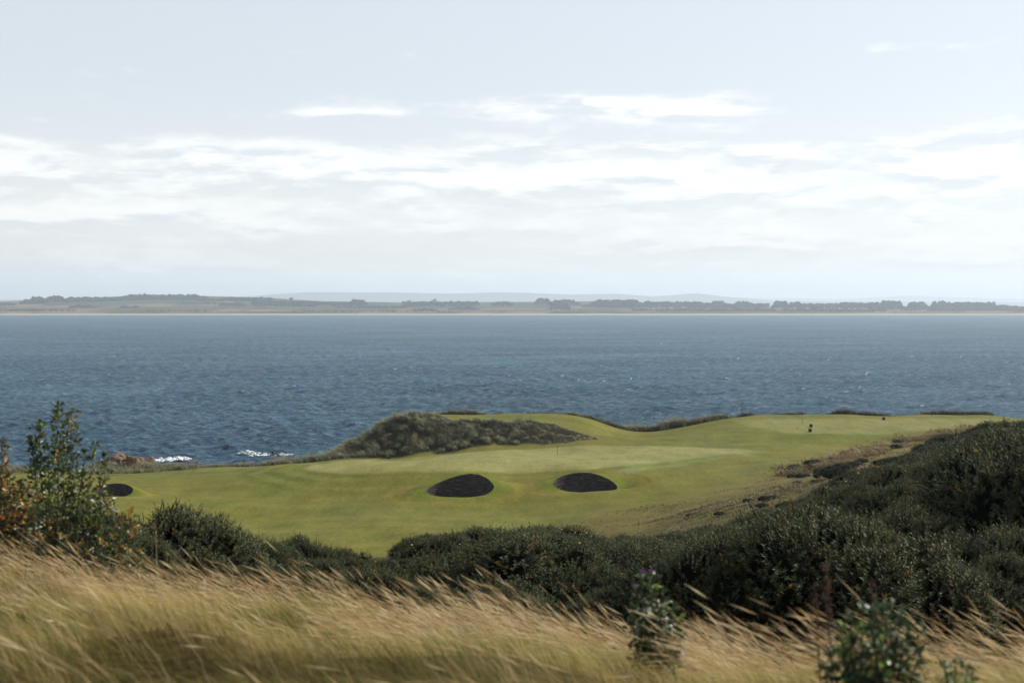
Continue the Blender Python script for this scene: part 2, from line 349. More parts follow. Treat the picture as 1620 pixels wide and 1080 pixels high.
# ------------------------------------------------------------------ ground
ds = np.unique(np.concatenate([np.geomspace(0.9, 30, 80), np.geomspace(30, 172, 90), np.arange(172, 364, 0.72), np.linspace(364, 424, 16)]))
us = np.concatenate([np.linspace(-0.85, -0.392, 20), np.linspace(-0.39, 0.39, 500), np.linspace(0.392, 0.85, 20)])
D, U = np.meshgrid(ds, us, indexing='ij'); X = D * U; Y = D
Z = H(X, Y)
for B in BUNK:
    nr = (np.abs(X - B.cx) < 22) & (np.abs(Y - B.cy) < 16)
    a, s_, zr = B.polar(X[nr], Y[nr])
    z = Z[nr]; z = z - 0.25 * (1 - sstep(s_, 1.9, 2.05)) - 7 * (1 - sstep(s_, 1.1, 1.35)); Z[nr] = z
def ground_colour(X, Y):
    fair = np.array((0.170, 0.172, 0.044)); c = np.broadcast_to(fair, X.shape + (3,)).copy()
    def blend(mask, col): c[:] = c * (1 - mask[..., None]) + np.array(col) * mask[..., None]
    n1 = fbm(X, Y, 22, 4, 21); n2 = fbm(X, Y, 7, 3, 25); n3 = fbm(X, Y * 0.5, 3.0, 3, 29)
    blend(np.clip(0.5 + 0.9 * n1, 0, 1) * 0.6, (0.205, 0.175, 0.028))
    blend(np.clip(1.1 * n2 - 0.05, 0, 1) * 0.7, (0.085, 0.115, 0.014))
    blend(np.clip(-1.2 * n2 - 0.2, 0, 1) * 0.35, (0.26, 0.20, 0.05))
    g = sdist(X, Y, GREEN)
    # mown rings on the left end of the green
    left = sstep(-X, 8, 30) * (1 - sstep(g, 11, 15)) * sstep(g, -1, 1)
    ring = 0.5 + 0.5 * np.sin((g + 0.8 * n1) * 2 * pi / 5.2)
    left = left * np.clip(0.75 + 0.9 * n2, 0, 1)
    blend(left * sstep(ring, 0.2, 0.8) * 0.55, (0.085, 0.115, 0.012))
    blend(left * (1 - sstep(ring, 0.2, 0.8)) * 0.4, (0.235, 0.235, 0.06))
    blend((1 - sstep(np.abs(g - 1.3), 0.6, 1.3)) * 0.35, (0.15, 0.17, 0.028))
    # long faint mowing bands over the fairway
    band = 0.5 + 0.5 * np.sin((Y + 0.12 * X + 2.0 * n1) * 2 * pi / 6.5)
    blend((1 - sstep(-g, -2, 2)) * sstep(band, 0.3, 0.7) * 0.45, (0.14, 0.155, 0.026))
    blend(1 - sstep(g + 0.5 * n3, -1.2, 1.2), (0.280, 0.276, 0.100))
    bg_ = 0.5 + 0.5 * np.sin((Y - 0.05 * X + 1.4 * n1) * 2 * pi / 4.6)
    blend((1 - sstep(g, -0.6, 0.6)) * sstep(bg_, 0.3, 0.7) * 0.35, (0.235, 0.238, 0.080))
    blend((1 - sstep(g, -0.6, 0.6)) * np.clip(n1 * 1.2, 0, 1) * 0.5, (0.245, 0.205, 0.045))
    t_ = sdist(X, Y, TEE); blend((1 - sstep(t_ + n3, -2.5, 2.5)) * 0.7, (0.255, 0.250, 0.090))
    blend((1 - sstep(ldist(X, Y, PALE) + 1.2 * n3, 0.5, 3.5)) * 0.6 * np.clip(0.7 + n1, 0, 1), (0.27, 0.29, 0.12))
    blend((1 - sstep(ldist(X, Y, DARKG) + 1.0 * n3, 0.4, 3.2)) * 0.45, (0.12, 0.17, 0.025))
    for B in BUNK:
        nr = (np.abs(X - B.cx) < 22) & (np.abs(Y - B.cy) < 16)
        if nr.any():
            a, s_, zr = B.polar(X[nr], Y[nr]); m_ = np.zeros(X.shape)
            m_[nr] = (1 - sstep(s_, 1.15, 1.75)) * 0.55; blend(m_, (0.155, 0.205, 0.022))
            m_[nr] = (sstep(s_, 1.5, 1.75) * (1 - sstep(s_, 2.0, 2.6))) * 0.35; blend(m_, (0.25, 0.19, 0.035))
    r = sdist(X, Y, ROUGH) + 3.0 * n2 + 2.0 * n3
    blend(1 - sstep(r, -3, 7), (0.185, 0.158, 0.040))
    blend((1 - sstep(r, -4, 1)) * np.clip(0.4 + 1.2 * n3, 0, 1) * 0.55, (0.13, 0.10, 0.03))
    blend((1 - sstep(r, -4, 1)) * np.clip(0.9 * n2, 0, 1) * 0.6, (0.10, 0.10, 0.03))
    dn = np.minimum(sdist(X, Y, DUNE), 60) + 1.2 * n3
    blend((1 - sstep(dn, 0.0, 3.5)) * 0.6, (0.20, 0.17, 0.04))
    blend(1 - sstep(dn, -0.6, 0.6), (0.035, 0.033, 0.017))  # dune ground darkened, shade under the marram put into its colour
    # back of the links: rough ground, then sand and wet rock down to the sea
    zz = H(X, Y, False)
    low = (1 - sstep(zz + 0.5 * n2, 3.2, 4.3)) * sstep(Y, 262, 275); blend(low, (0.17, 0.14, 0.06))
    blend((1 - sstep(zz + 0.4 * n2, 0.6, 1.6)) * sstep(Y, 262, 275), (0.07, 0.055, 0.04))
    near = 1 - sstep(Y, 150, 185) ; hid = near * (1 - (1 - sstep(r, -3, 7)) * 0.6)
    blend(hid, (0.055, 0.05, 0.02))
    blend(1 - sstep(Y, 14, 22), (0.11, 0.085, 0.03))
    return c
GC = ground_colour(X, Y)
m, t, o = base_mat('turf')
a = t.add('ShaderNodeAttribute', attribute_name='Col'); g = t.add('ShaderNodeNewGeometry')
mp = t.add('ShaderNodeMapping'); mp.inputs['Scale'].default_value = (1, 0.35, 1); t.lk(g.outputs['Position'], mp.inputs[0])
nA_ = t.noise(mp.outputs[0], 1.7, 6, 0.65); nB_ = t.noise(mp.outputs[0], 0.28, 4, 0.6)
f = t.math('ADD', t.math('ADD', t.math('MULTIPLY', nA_, 0.62), t.math('MULTIPLY', nB_, 0.60)), 0.11)
v = t.add('ShaderNodeVectorMath', operation='SCALE'); t.lk(a.outputs['Color'], v.inputs[0]); t.lk(f, v.inputs['Scale'])
p = t.add('ShaderNodeBsdfPrincipled', i_Roughness=0.9); p.inputs['Specular IOR Level'].default_value = 0.05
b = t.add('ShaderNodeBump', i_Strength=0.35, i_Distance=0.12); t.lk(nA_, b.inputs['Height']); t.lk(b.outputs[0], p.inputs['Normal'])
t.lk(v.outputs[0], p.inputs['Base Color']); t.lk(p.outputs[0], o.inputs[0]); M_TURF = m
# the sheet plus the turned-up turf collars round the bunkers
VV = [np.stack([X, Y, Z], -1).reshape(-1, 3)]; QQ = [grid_faces(len(ds), len(us))]; CC = [GC.reshape(-1, 3)]; base = len(VV[0])
NA = 96
for B in BUNK:
    ang = np.linspace(0, 2 * pi, NA, endpoint=False); ss = np.array([1.0, 1.02, 1.06, 1.12, 1.2, 1.3, 1.42, 1.55, 1.7, 1.85, 2.0, 2.1, 2.2])
    A_, S_ = np.meshgrid(ang, ss, indexing='ij'); R_ = B._per(B.r, A_) * S_
    x, y = B.cx + R_ * np.cos(A_), B.cy + R_ * np.sin(A_); z = H(x, y) - 0.06 * sstep(S_, 2.05, 2.2) + 0.05 * (1 - sstep(S_, 1.0, 1.03)) - 0.03
    i = np.arange(NA * len(ss)).reshape(NA, len(ss)); j = np.roll(i, -1, 0)
    QQ.append(np.stack([i[:, :-1], i[:, 1:], j[:, 1:], j[:, :-1]], -1).reshape(-1, 4) + base)
    VV.append(np.stack([x, y, z], -1).reshape(-1, 3)); CC.append(ground_colour(x, y).reshape(-1, 3)); base += x.size
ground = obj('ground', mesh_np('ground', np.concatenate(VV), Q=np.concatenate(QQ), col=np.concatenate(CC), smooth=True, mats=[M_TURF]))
tag(ground, kind='structure')

# ------------------------------------------------------------------ sea
sdist_rows = np.unique(np.concatenate([1.0 / np.linspace(1 / 296.0, 1 / 1500.0, 560), np.geomspace(1500, 6900, 60)]))
su = np.concatenate([np.linspace(-0.95, -0.40, 40), np.linspace(-0.395, 0.395, 560), np.linspace(0.40, 0.95, 40)])
D, U = np.meshgrid(sdist_rows, su, indexing='ij'); X, Y = D * U, D
Z = np.zeros_like(X); DXs = np.zeros_like(X); DYs = np.zeros_like(X)
rw = np.random.default_rng(5)
for k in range(64):
    L = 1.9 * (15 / 1.9) ** rw.random(); th = radians(232) + rw.normal() * 0.6     # waves run towards the left shore
    kk = 2 * pi / L; ph = rw.random() * 2 * pi; amp = 0.0082 * L ** 0.95
    # drop waves the grid cannot carry
    fade = 1 - sstep(D / 300.0 * 1.5, L * 0.9, L * 2.4)
    fade = fade * np.clip(1 + 0.8 * fbm(X, Y * 0.7, 40, 2, 200 + k), 0.2, 1.8)
    arg = kk * (X * cos(th) + Y * sin(th)) + ph
    Z += amp * fade * np.cos(arg); DXs -= amp * fade * cos(th) * np.sin(arg) * 0.9; DYs -= amp * fade * sin(th) * np.sin(arg) * 0.9
crest = sstep(Z, np.quantile(Z[:300], 0.9992), np.quantile(Z[:300], 0.99995))
gust = fbm(X, Y * 0.6, 70, 4, 41)
Z = Z - 0.02
m, t, o = base_mat('sea_water')
g = t.add('ShaderNodeNewGeometry'); at = t.add('ShaderNodeAttribute', attribute_name='Col')
sp = t.add('ShaderNodeSeparateColor'); t.lk(at.outputs['Color'], sp.inputs[0])
mp = t.add('ShaderNodeMapping'); mp.inputs['Rotation'].default_value = (0, 0, radians(-12)); mp.inputs['Scale'].default_value = (0.5, 1, 1); t.lk(g.outputs['Position'], mp.inputs[0])
w1 = t.noise(mp.outputs[0], 0.8, 6, 0.65); w2 = t.noise(mp.outputs[0], 0.13, 8, 0.66); w3 = t.noise(mp.outputs[0], 0.012, 10, 0.72)
b1 = t.add('ShaderNodeBump', i_Strength=0.9, i_Distance=0.6); t.lk(w1, b1.inputs['Height'])
b2 = t.add('ShaderNodeBump', i_Strength=0.9, i_Distance=4.0); t.lk(w2, b2.inputs['Height']); t.lk(b1.outputs[0], b2.inputs['Normal'])
b3 = t.add('ShaderNodeBump', i_Strength=0.9, i_Distance=22.0); t.lk(w3, b3.inputs['Height']); t.lk(b2.outputs[0], b3.inputs['Normal']); b2 = b3
deep = t.mix(t.ramp(w3, [(0.36, 0.0), (0.64, 1.0)]), (0.014, 0.052, 0.098), (0.086, 0.190, 0.270))
w4 = t.noise(mp.outputs[0], 0.0035, 12, 0.78); deep = t.mix(t.ramp(w4, [(0.42, 0.0), (0.58, 0.8)]), deep, (0.022, 0.072, 0.138))
streak = t.noise(mp.outputs[0], 0.35, 8, 0.75); deep = t.mix(t.ramp(streak, [(0.50, 0.0), (0.62, 0.7)]), deep, (0.200, 0.310, 0.370))  # pale streaks paint sparkle and ripple highlights into the water colour
teal = t.mix(t.ramp(w2, [(0.53, 0.0), (0.68, 1.0)]), deep, (0.024, 0.130, 0.140))
foam = t.math('MULTIPLY', t.ramp(t.noise(mp.outputs[0], 0.22, 9, 0.78), [(0.66, 0.0), (0.72, 0.8)]), t.ramp(t.noise(mp.outputs[0], 0.05, 3, 0.5), [(0.46, 0.0), (0.60, 1.0)]))
foam = t.math('MAXIMUM', foam, t.math('MULTIPLY', sp.outputs[0], t.ramp(w1, [(0.45, 0.0), (0.6, 0.8)])))
dif = t.add('ShaderNodeBsdfDiffuse'); t.lk(teal, dif.inputs[0]); t.lk(b2.outputs[0], dif.inputs['Normal'])
gl = t.add('ShaderNodeBsdfGlossy', i_Roughness=0.16); t.lk(b2.outputs[0], gl.inputs['Normal'])
fr = t.add('ShaderNodeFresnel', i_IOR=1.33); t.lk(b2.outputs[0], fr.inputs['Normal'])
fac = t.math('MULTIPLY', t.math('MINIMUM', fr.outputs[0], 0.75), 0.70)
mx = t.add('ShaderNodeMixShader'); t.lk(fac, mx.inputs[0]); t.lk(dif.outputs[0], mx.inputs[1]); t.lk(gl.outputs[0], mx.inputs[2])
fd = t.add('ShaderNodeBsdfDiffuse', i_Color=(0.75, 0.78, 0.78, 1))
mx2 = t.add('ShaderNodeMixShader'); t.lk(foam, mx2.inputs[0]); t.lk(mx.outputs[0], mx2.inputs[1]); t.lk(fd.outputs[0], mx2.inputs[2])
t.lk(mx2.outputs[0], o.inputs[0]); M_SEA = m
sea = obj('sea', mesh_np('sea', np.stack([X + DXs, Y + DYs, Z], -1).reshape(-1, 3), Q=grid_faces(len(sdist_rows), len(su)), col=np.stack([crest, gust, gust], -1).reshape(-1, 3), smooth=True, mats=[M_SEA]))
tag(sea, kind='structure')

# ------------------------------------------------------------------ far shore, distant hills
SH = 6560.0
def far_h(x, y):
    px = CX + F * x / y
    top = np.interp(px, [-600, -200, 0, 120, 230, 340, 430, 520, 620, 760, 860, 950, 1020, 1100, 1250, 1400, 1620, 2200],
                    [480, 482, 479, 474, 470.5, 471.5, 474, 478.5, 480, 480, 479.5, 478, 480.5, 483.5, 485.5, 487, 488, 486])
    ztop = EYE + (HOR - top) / F * 8600
    t_ = np.clip((y - SH - 60) / (8600 - SH), 0, 1.15)
    z = 2.0 * sstep(y, SH - 30, SH + 60) - 1.5 + 10 * sstep(y, SH + 90, SH + 260) + (ztop - 10) * (t_ ** 1.25)
    return z + sstep(y, SH + 100, SH + 500) * (4 * fbm(x, y, 420, 3, 61)) - 60 * sstep(y, 8900, 9900)
fd_ = np.concatenate([np.linspace(SH - 60, SH + 300, 16), np.linspace(SH + 330, 9900, 70)]); fu = np.linspace(-0.95, 0.95, 420)
D, U = np.meshgrid(fd_, fu, indexing='ij'); X, Y = D * U, D; Z = far_h(X, Y)
m, t, o = base_mat('far_fields')
g = t.add('ShaderNodeNewGeometry'); sx = t.add('ShaderNodeSeparateXYZ'); t.lk(g.outputs['Position'], sx.inputs[0])
mp = t.add('ShaderNodeMapping'); mp.inputs['Rotation'].default_value = (0, 0, 0.12); mp.inputs['Scale'].default_value = (1 / 330., 1 / 330., 0.0); t.lk(g.outputs['Position'], mp.inputs[0])
vo = t.add('ShaderNodeTexVoronoi', distance='CHEBYCHEV', i_Scale=1.0, i_Randomness=0.85); t.lk(mp.outputs[0], vo.inputs['Vector'])
ve = t.add('ShaderNodeTexVoronoi', feature='DISTANCE_TO_EDGE', i_Scale=1.0, i_Randomness=0.85); t.lk(mp.outputs[0], ve.inputs['Vector'])
sc_ = t.add('ShaderNodeSeparateColor'); t.lk(vo.outputs['Color'], sc_.inputs[0])
fc = t.ramp(sc_.outputs[0], [(0.0, (0.075, 0.09, 0.04)), (0.22, (0.14, 0.13, 0.06)), (0.40, (0.24, 0.19, 0.11)), (0.55, (0.085, 0.10, 0.045)), (0.70, (0.28, 0.22, 0.13)), (0.84, (0.10, 0.08, 0.05))], 'CONSTANT')
fc = t.mix(t.ramp(t.noise(g.outputs['Position'], 0.008, 5, 0.6), [(0.52, 0.0), (0.62, 0.8)]), fc, (0.06, 0.07, 0.03))
fc = t.mix(0.35, fc, (0.05, 0.055, 0.05))
fc = t.mix(t.ramp(ve.outputs[0], [(0.0, 0.9), (0.035, 0.0)]), fc, (0.02, 0.028, 0.015))
zr = t.sstep(sx.outputs[2], 2.2, 6.5)
fc = t.mix(zr, (0.50, 0.41, 0.30), fc)
p = t.add('ShaderNodeBsdfDiffuse'); t.lk(fc, p.inputs[0]); t.lk(p.outputs[0], o.inputs[0]); M_FAR = m
far = obj('far_shore', mesh_np('far_shore', np.stack([X, Y, Z], -1).reshape(-1, 3), Q=grid_faces(len(fd_), len(fu)), smooth=True, mats=[M_FAR]))
tag(far, kind='structure')
M_HILL = plain_mat('heather_hill', (0.07, 0.08, 0.05), 0.95, 0.4, 0.0012, 0.0)
def hills(d, prof, seed):
    yy = np.linspace(d - 2500, d + 2500, 24); uu = np.linspace(-0.95, 0.95, 300)
    D, U = np.meshgrid(yy, uu, indexing='ij'); px = CX + F * U
    top = np.interp(px, [q[0] for q in prof], [q[1] for q in prof]) + 0.7 * fbm(px, px * 0, 60, 4, seed)
    zt = EYE + (HOR - top) / F * d
    bell = np.exp(-((D - d) / 1100.0) ** 2)
    Z = -5 + (zt + 5) * bell
    ob = obj('distant_hills', mesh_np('distant_hills', np.stack([D * U, D, Z], -1).reshape(-1, 3), Q=grid_faces(len(yy), len(uu)), smooth=True, mats=[M_HILL]))
    tag(ob, kind='structure')
hills(23000, [(-1400, 470), (-200, 474), (0, 474), (330, 473), (420, 466), (490, 461.5), (560, 463), (620, 462.5), (700, 464), (830, 462.5), (900, 466), (980, 464.5), (1030, 468), (1060, 467), (1100, 463.5), (1150, 469), (1230, 476), (1620, 478), (2200, 474)], 71)
hills(33000, [(-1400, 474), (0, 476), (300, 474), (700, 466), (1000, 468), (1250, 472), (1330, 473), (1430, 467), (1520, 470), (1620, 473), (2200, 470)], 73)

# far woods and lone trees
def lump_mesh(subdiv, seed, amp=0.35, squash=0.85):
    bm = bmesh.new(); bmesh.ops.create_icosphere(bm, subdivisions=subdiv, radius=1.0)
    r = np.random.default_rng(seed)
    for v_ in bm.verts:
        n_ = v_.co.normalized(); v_.co *= 1 + amp * (r.random() - 0.5) * 2; v_.co.z *= squash
    V = np.array([v_.co[:] for v_ in bm.verts]); T = np.array([[q.index for q in f_.verts] for f_ in bm.faces]); bm.free()
    return V, T
LUMPS = [lump_mesh(1, 100 + i) for i in range(6)]
M_WOOD = leaf_mat('far_wood', 0.0, 0.9, 0.05, 0.4, 0.03)
def crowns(centres, radii, hts, tone=1.0):
    VS, TS, CS = [], [], []; b0 = 0
    for (cx, cy, cz), r_, h_ in zip(centres, radii, hts):
        V, T = LUMPS[rng.integers(6)]; a_ = rng.uniform(0, 6.28); ca, sa = cos(a_), sin(a_)
        Vr = np.stack([V[:, 0] * ca - V[:, 1] * sa, V[:, 0] * sa + V[:, 1] * ca, V[:, 2]], 1) * (r_, r_, h_) + (cx, cy, cz)
        VS.append(Vr); TS.append(T + b0); b0 += len(V)
        c_ = np.array((0.012, 0.018, 0.014)) * rng.uniform(0.6, 1.4) * tone; CS.append(np.tile(c_, (len(V), 1)))
    return np.concatenate(VS), np.concatenate(TS), np.concatenate(CS)
def far_wood(px0, px1, pyt, pyb, d, label, rag=0.3, taper=False):
    """a wood that rises from its foot at pyb to its top at pyt"""
    x0, x1 = PX(px0, d), PX(px1, d); n_ = int(max(8, (x1 - x0) / 5.0 * max(1.4, (pyb - pyt) / 2.2)))
    q = rng.random(n_); xs = rng.uniform(x0, x1, n_); r_ = rng.uniform(6, 12, n_)
    edge = np.ones(n_) if not taper else np.clip(np.minimum(xs - x0, x1 - xs) / (0.22 * (x1 - x0)), 0.25, 1)
    dd = d + q * 260
    zb = PZ(pyb, dd); zt = PZ(pyb - (pyb - pyt) * edge, dd)
    zz = zb + (zt - zb - 9) * (q ** 0.8) + 4 + rng.normal(size=n_) * rag * 4
    V, T, C = crowns(np.stack([xs * dd / d, dd, zz], 1), r_, r_ * rng.uniform(0.8, 1.15, n_))
    ob = obj('far_wood', mesh_np('far_wood', V, T=T, col=C, mats=[M_WOOD])); tag(ob, label, None, None, 'stuff')
FW = [(0, 30, 480, 485, 8000, 'low hazy wood at the left end of the far shore'), (32, 68, 474, 480, 8200, 'thin row of hazy trees on the left skyline'), (44, 76, 470, 477, 8200, 'rounded grove on the far left skyline'), (68, 106, 468.5, 477, 8200, 'rounded hazy wood on the far left hill top'), (106, 200, 470, 477, 8300, 'long dark wood along the left hill crest'),
      (165, 350, 466, 476, 8300, 'dark wood covering the highest hill of the far shore'), (345, 430, 470.5, 476, 8300, 'hazy wood falling from the high hill to the right'), (108, 152, 483, 487.5, 7500, 'dark hedge line under the high hill'), (182, 226, 484, 490, 7300, 'dark square plantation below the high hill'),
      (276, 342, 478, 483, 7800, 'wood on the right shoulder of the high hill'), (338, 396, 479, 487, 7600, 'dark wood beside the pale fields'), (400, 500, 476, 486, 7700, 'broad hazy wood left of the lone skyline tree'), (495, 580, 478, 482, 8000, 'thin wood strip right of the lone tree'),
      (552, 580, 474, 481, 8000, 'pair of tall rounded trees on the skyline strip'), (530, 640, 484, 488, 7600, 'low hedge wood in the middle fields'), (636, 756, 477, 484, 7900, 'wood under the small skyline trees'), (655, 692, 488, 493, 7000, 'grove near the pale beach'), (712, 756, 486, 491.5, 7200, 'square dark plantation near the beach'),
      (780, 812, 477, 482, 8000, 'small wood left of the white farm buildings'), (846, 872, 472, 480, 8000, 'tall rounded wood above the farm'), (868, 916, 474, 481, 8000, 'ragged wood above the farm buildings'), (866, 906, 480, 492, 7300, 'dark grove standing round the white farm buildings'),
      (922, 1030, 474, 487, 7700, 'dark long forest block right of the farm'), (1020, 1112, 477, 486, 7800, 'tapering end of the dark forest block'), (1105, 1216, 480, 486, 7800, 'low wood right of the forest block'), (1122, 1150, 475.5, 484, 7900, 'ragged hazy trees above the low wood'), (1160, 1190, 476.5, 484, 7900, 'spiky hazy trees above the low wood'),
      (1000, 1225, 488.5, 495, 6950, 'long scrub strip behind the beach'), (1222, 1248, 476, 486, 7600, 'rounded hazy wood right of the spiky trees'), (1245, 1270, 478, 486, 7600, 'low crowned hazy wood in the right row'), (1270, 1330, 480, 487, 7600, 'row of small hazy trees in the right row'), (1330, 1390, 478.5, 487, 7500, 'flat topped hazy wood in the right row'),
      (1240, 1400, 488.5, 494.5, 6950, 'scrub behind the right end of the beach'), (1388, 1432, 475.5, 489, 7400, 'tallest rounded hazy wood near the right end'), (1432, 1472, 478, 490, 7400, 'hazy wood between two taller woods'), (1470, 1500, 476, 493, 7300, 'tall dark wood near the right end of the shore'),
      (1495, 1576, 478, 494, 7300, 'flat topped dark wood near the right edge'), (1570, 1600, 482, 493, 7300, 'low hazy wood at the right edge'), (1595, 1680, 484, 494, 7300, 'long low wood running out of the right edge'), (-300, 5, 480, 486, 8000, 'hazy wood running out of the left edge')]
for a_ in FW: far_wood(*a_, taper=(a_[1] - a_[0] < 60 or a_[0] in (922, 165)))
for px0, px1, py in ((0, 110, 491), (110, 330, 494), (230, 330, 492), (330, 480, 493.5), (480, 700, 493), (690, 860, 494), (860, 1000, 494.5)):
    d = 6860; n_ = int((px1 - px0) * 0.55); xs = rng.uniform(PX(px0, d), PX(px1, d), n_); r_ = rng.uniform(3, 6.5, n_); dd = d + rng.uniform(-60, 160, n_)
    V, T, C = crowns(np.stack([xs, dd, PZ(py, dd) + r_ * 0.3], 1), r_, r_ * 0.8)
    tag(obj('far_scrub', mesh_np('far_scrub', V, T=T, col=C, mats=[M_WOOD])), 'low scrub and hedges behind the far beach', None, None, 'stuff')
M_BARK = plain_mat('bark', (0.05, 0.04, 0.03), 0.9, 0.3, 3)
def tube(pts, radii, sides=5):
    pts = np.asarray(pts, float); n_ = len(pts); V = []
    tang = np.gradient(pts, axis=0); tang /= np.linalg.norm(tang, axis=1)[:, None] + 1e-9
    up = np.array((0.31, 0.9, 0.1)); 
    for i in range(n_):
        e1 = np.cross(tang[i], up); e1 /= np.linalg.norm(e1) + 1e-9; e2 = np.cross(tang[i], e1)
        for k in range(sides):
            a_ = 2 * pi * k / sides; V.append(pts[i] + radii[i] * (cos(a_) * e1 + sin(a_) * e2))
    Q = [[i * sides + k, i * sides + (k + 1) % sides, (i + 1) * sides + (k + 1) % sides, (i + 1) * sides + k] for i in range(n_ - 1) for k in range(sides)]
    return np.array(V), np.array(Q)
for px, pyt, pyb, d, lab in ((461, 470.5, 478, 8000, 'lone round hazy tree standing on the far skyline right of the high hill'), (688, 473, 480, 7900, 'lone flat crowned tree on the far skyline above the dark wood'), (647, 474.5, 480, 7900, 'small lone tree on the far skyline left of the flat crowned tree'),
                         (1287, 484, 494, 7000, 'dark lone tree standing near the right half of the far beach'), (229, 463.5, 469, 8500, 'tallest tree poking out above the wood on the high hill')):
    x = PX(px, d); zb, zt = PZ(pyb, d), PZ(pyt, d); h_ = zt - zb
    e = obj('far_tree', None, None, (x, d, zb)); tag(e, lab, 'tree')
    V, Q = tube([(0, 0, -2), (0.2, 0, h_ * 0.4), (0, 0, h_ * 0.8)], [1.2, 0.8, 0.4]); obj('trunk', mesh_np('trunk', V, Q=Q, mats=[M_BARK]), e)
    V, T, C = crowns([(rng.normal() * h_ * 0.2, rng.normal() * 3, h_ * rng.uniform(0.5, 0.88)) for _ in range(9)], [h_ * 0.22] * 9, [h_ * 0.2] * 9)
    obj('crown', mesh_np('crown', V, T=T, col=C, mats=[M_WOOD]), e)
# far white houses
M_WHITE = plain_mat('white_wall', (0.82, 0.80, 0.76), 0.8, 0.05); M_SLATE = plain_mat('slate_roof', (0.10, 0.10, 0.11), 0.7, 0.2, 2); M_GLASS = plain_mat('dark_window', (0.02, 0.025, 0.03), 0.2, 0.1)
def house(px, py, d, w, dp, h, lab, red=False, rot=0.0):
    e = obj('white_house', None, None, (PX(px, d), d, PZ(py, d)), (0, 0, rot)); tag(e, lab, 'house', 'white houses on the far shore')
    def box(n, a, b_, mat, par=e):
        (x0, y0, z0), (x1, y1, z1) = a, b_
        V = [(x, y, z) for z in (z0, z1) for y in (y0, y1) for x in (x0, x1)]
        return obj(n, mesh_np(n, V, Q=[(0, 2, 3, 1), (4, 5, 7, 6), (0, 1, 5, 4), (2, 6, 7, 3), (0, 4, 6, 2), (1, 3, 7, 5)], mats=[mat]), par)
    box('wall', (-w / 2, -dp / 2, -1), (w / 2, dp / 2, h), M_WHITE)
    k = dp / 2 + 0.4; rh = dp * 0.42
    V = [(-w / 2 - .3, -k, h), (w / 2 + .3, -k, h), (w / 2 + .3, k, h), (-w / 2 - .3, k, h), (-w / 2 - .3, 0, h + rh), (w / 2 + .3, 0, h + rh)]
    rf = obj('roof', mesh_np('roof', V, T=[(0, 4, 3), (1, 2, 5)], Q=[(0, 1, 5, 4), (2, 3, 4, 5), (0, 3, 2, 1)], mats=[M_SLATE]), e)
    box('chimney', (w / 2 - 1.6, -0.5, h + rh - 0.8), (w / 2 - 0.6, 0.5, h + rh + 1.2), M_WHITE, rf)
    for q in (-0.3, 0.0, 0.3): box('window', (w * q - 0.6, -dp / 2 - 0.04, h * 0.35), (w * q + 0.6, -dp / 2 + 0.02, h * 0.75), M_GLASS)
for px, py, d, w, dp, h, lab in ((340, 494, 6800, 9, 8, 7, 'tall narrow white house alone near the beach under the high hill'), (868, 492, 7050, 13, 8, 5, 'white house at the left end of the farm by the dark grove'), (876, 491.5, 7150, 11, 8, 5, 'white house in the middle of the farm before the dark grove'),
                                 (884, 491.5, 7060, 15, 8, 5, 'long low white house before the dark grove'), (905, 490.5, 7100, 9, 7, 6, 'small white house just right of the dark grove'), (911, 490.3, 7140, 9, 7, 5, 'smallest white house rightmost of the farm'),
                                 (462, 493, 6900, 14, 9, 4, 'pale house near the beach left of the middle'), (1386, 494.5, 6850, 12, 8, 5, 'white house alone behind the right end of the beach'), (1391, 494.2, 6870, 9, 7, 4, 'tiny white house beside the one at the right end of the beach')):
    house(px, py, d, w, dp, h, lab)

# ------------------------------------------------------------------ haze
m, t, o = base_mat('haze')
vo = t.add('ShaderNodeVolumePrincipled'); vo.inputs['Color'].default_value = (0.765, 0.88, 0.99, 1); vo.inputs['Density'].default_value = 7.4e-5; vo.inputs['Anisotropy'].default_value = 0.25
t.lk(vo.outputs[0], o.inputs['Volume'])
x0, x1, y0, y1, z0, z1 = -42000, 42000, -120, 40000, -75, 420
V = [(x, y, z) for z in (z0, z1) for y in (y0, y1) for x in (x0, x1)]
haze = obj('haze', mesh_np('haze', V, Q=[(0, 2, 3, 1), (4, 5, 7, 6), (0, 1, 5, 4), (2, 6, 7, 3), (0, 4, 6, 2), (1, 3, 7, 5)], mats=[m])); tag(haze, kind='stuff')

# ------------------------------------------------------------------ bunkers
m, t, o = base_mat('stacked_sod')
g = t.add('ShaderNodeNewGeometry'); mp = t.add('ShaderNodeMapping'); mp.inputs['Scale'].default_value = (0.7, 0.7, 7); t.lk(g.outputs['Position'], mp.inputs[0])
n = t.noise(mp.outputs[0], 1.4, 6, 0.65)
c = t.ramp(n, [(0.32, (0.024, 0.021, 0.019)), (0.52, (0.048, 0.040, 0.036)), (0.70, (0.19, 0.15, 0.135))])
p = t.add('ShaderNodeBsdfDiffuse'); t.lk(c, p.inputs[0]); t.lk(p.outputs[0], o.inputs[0]); M_SOD = m
M_SAND = plain_mat('bunker_sand', (0.34, 0.28, 0.19), 0.95, 0.12, 3, 0.05)
BLAB = ['left of the two large bunkers at the front of the green, with black sod wall', 'right of the two large bunkers at the front of the green, straight below the flagstick', 'small bunker half hidden by the bushes at the left end of the fairway']
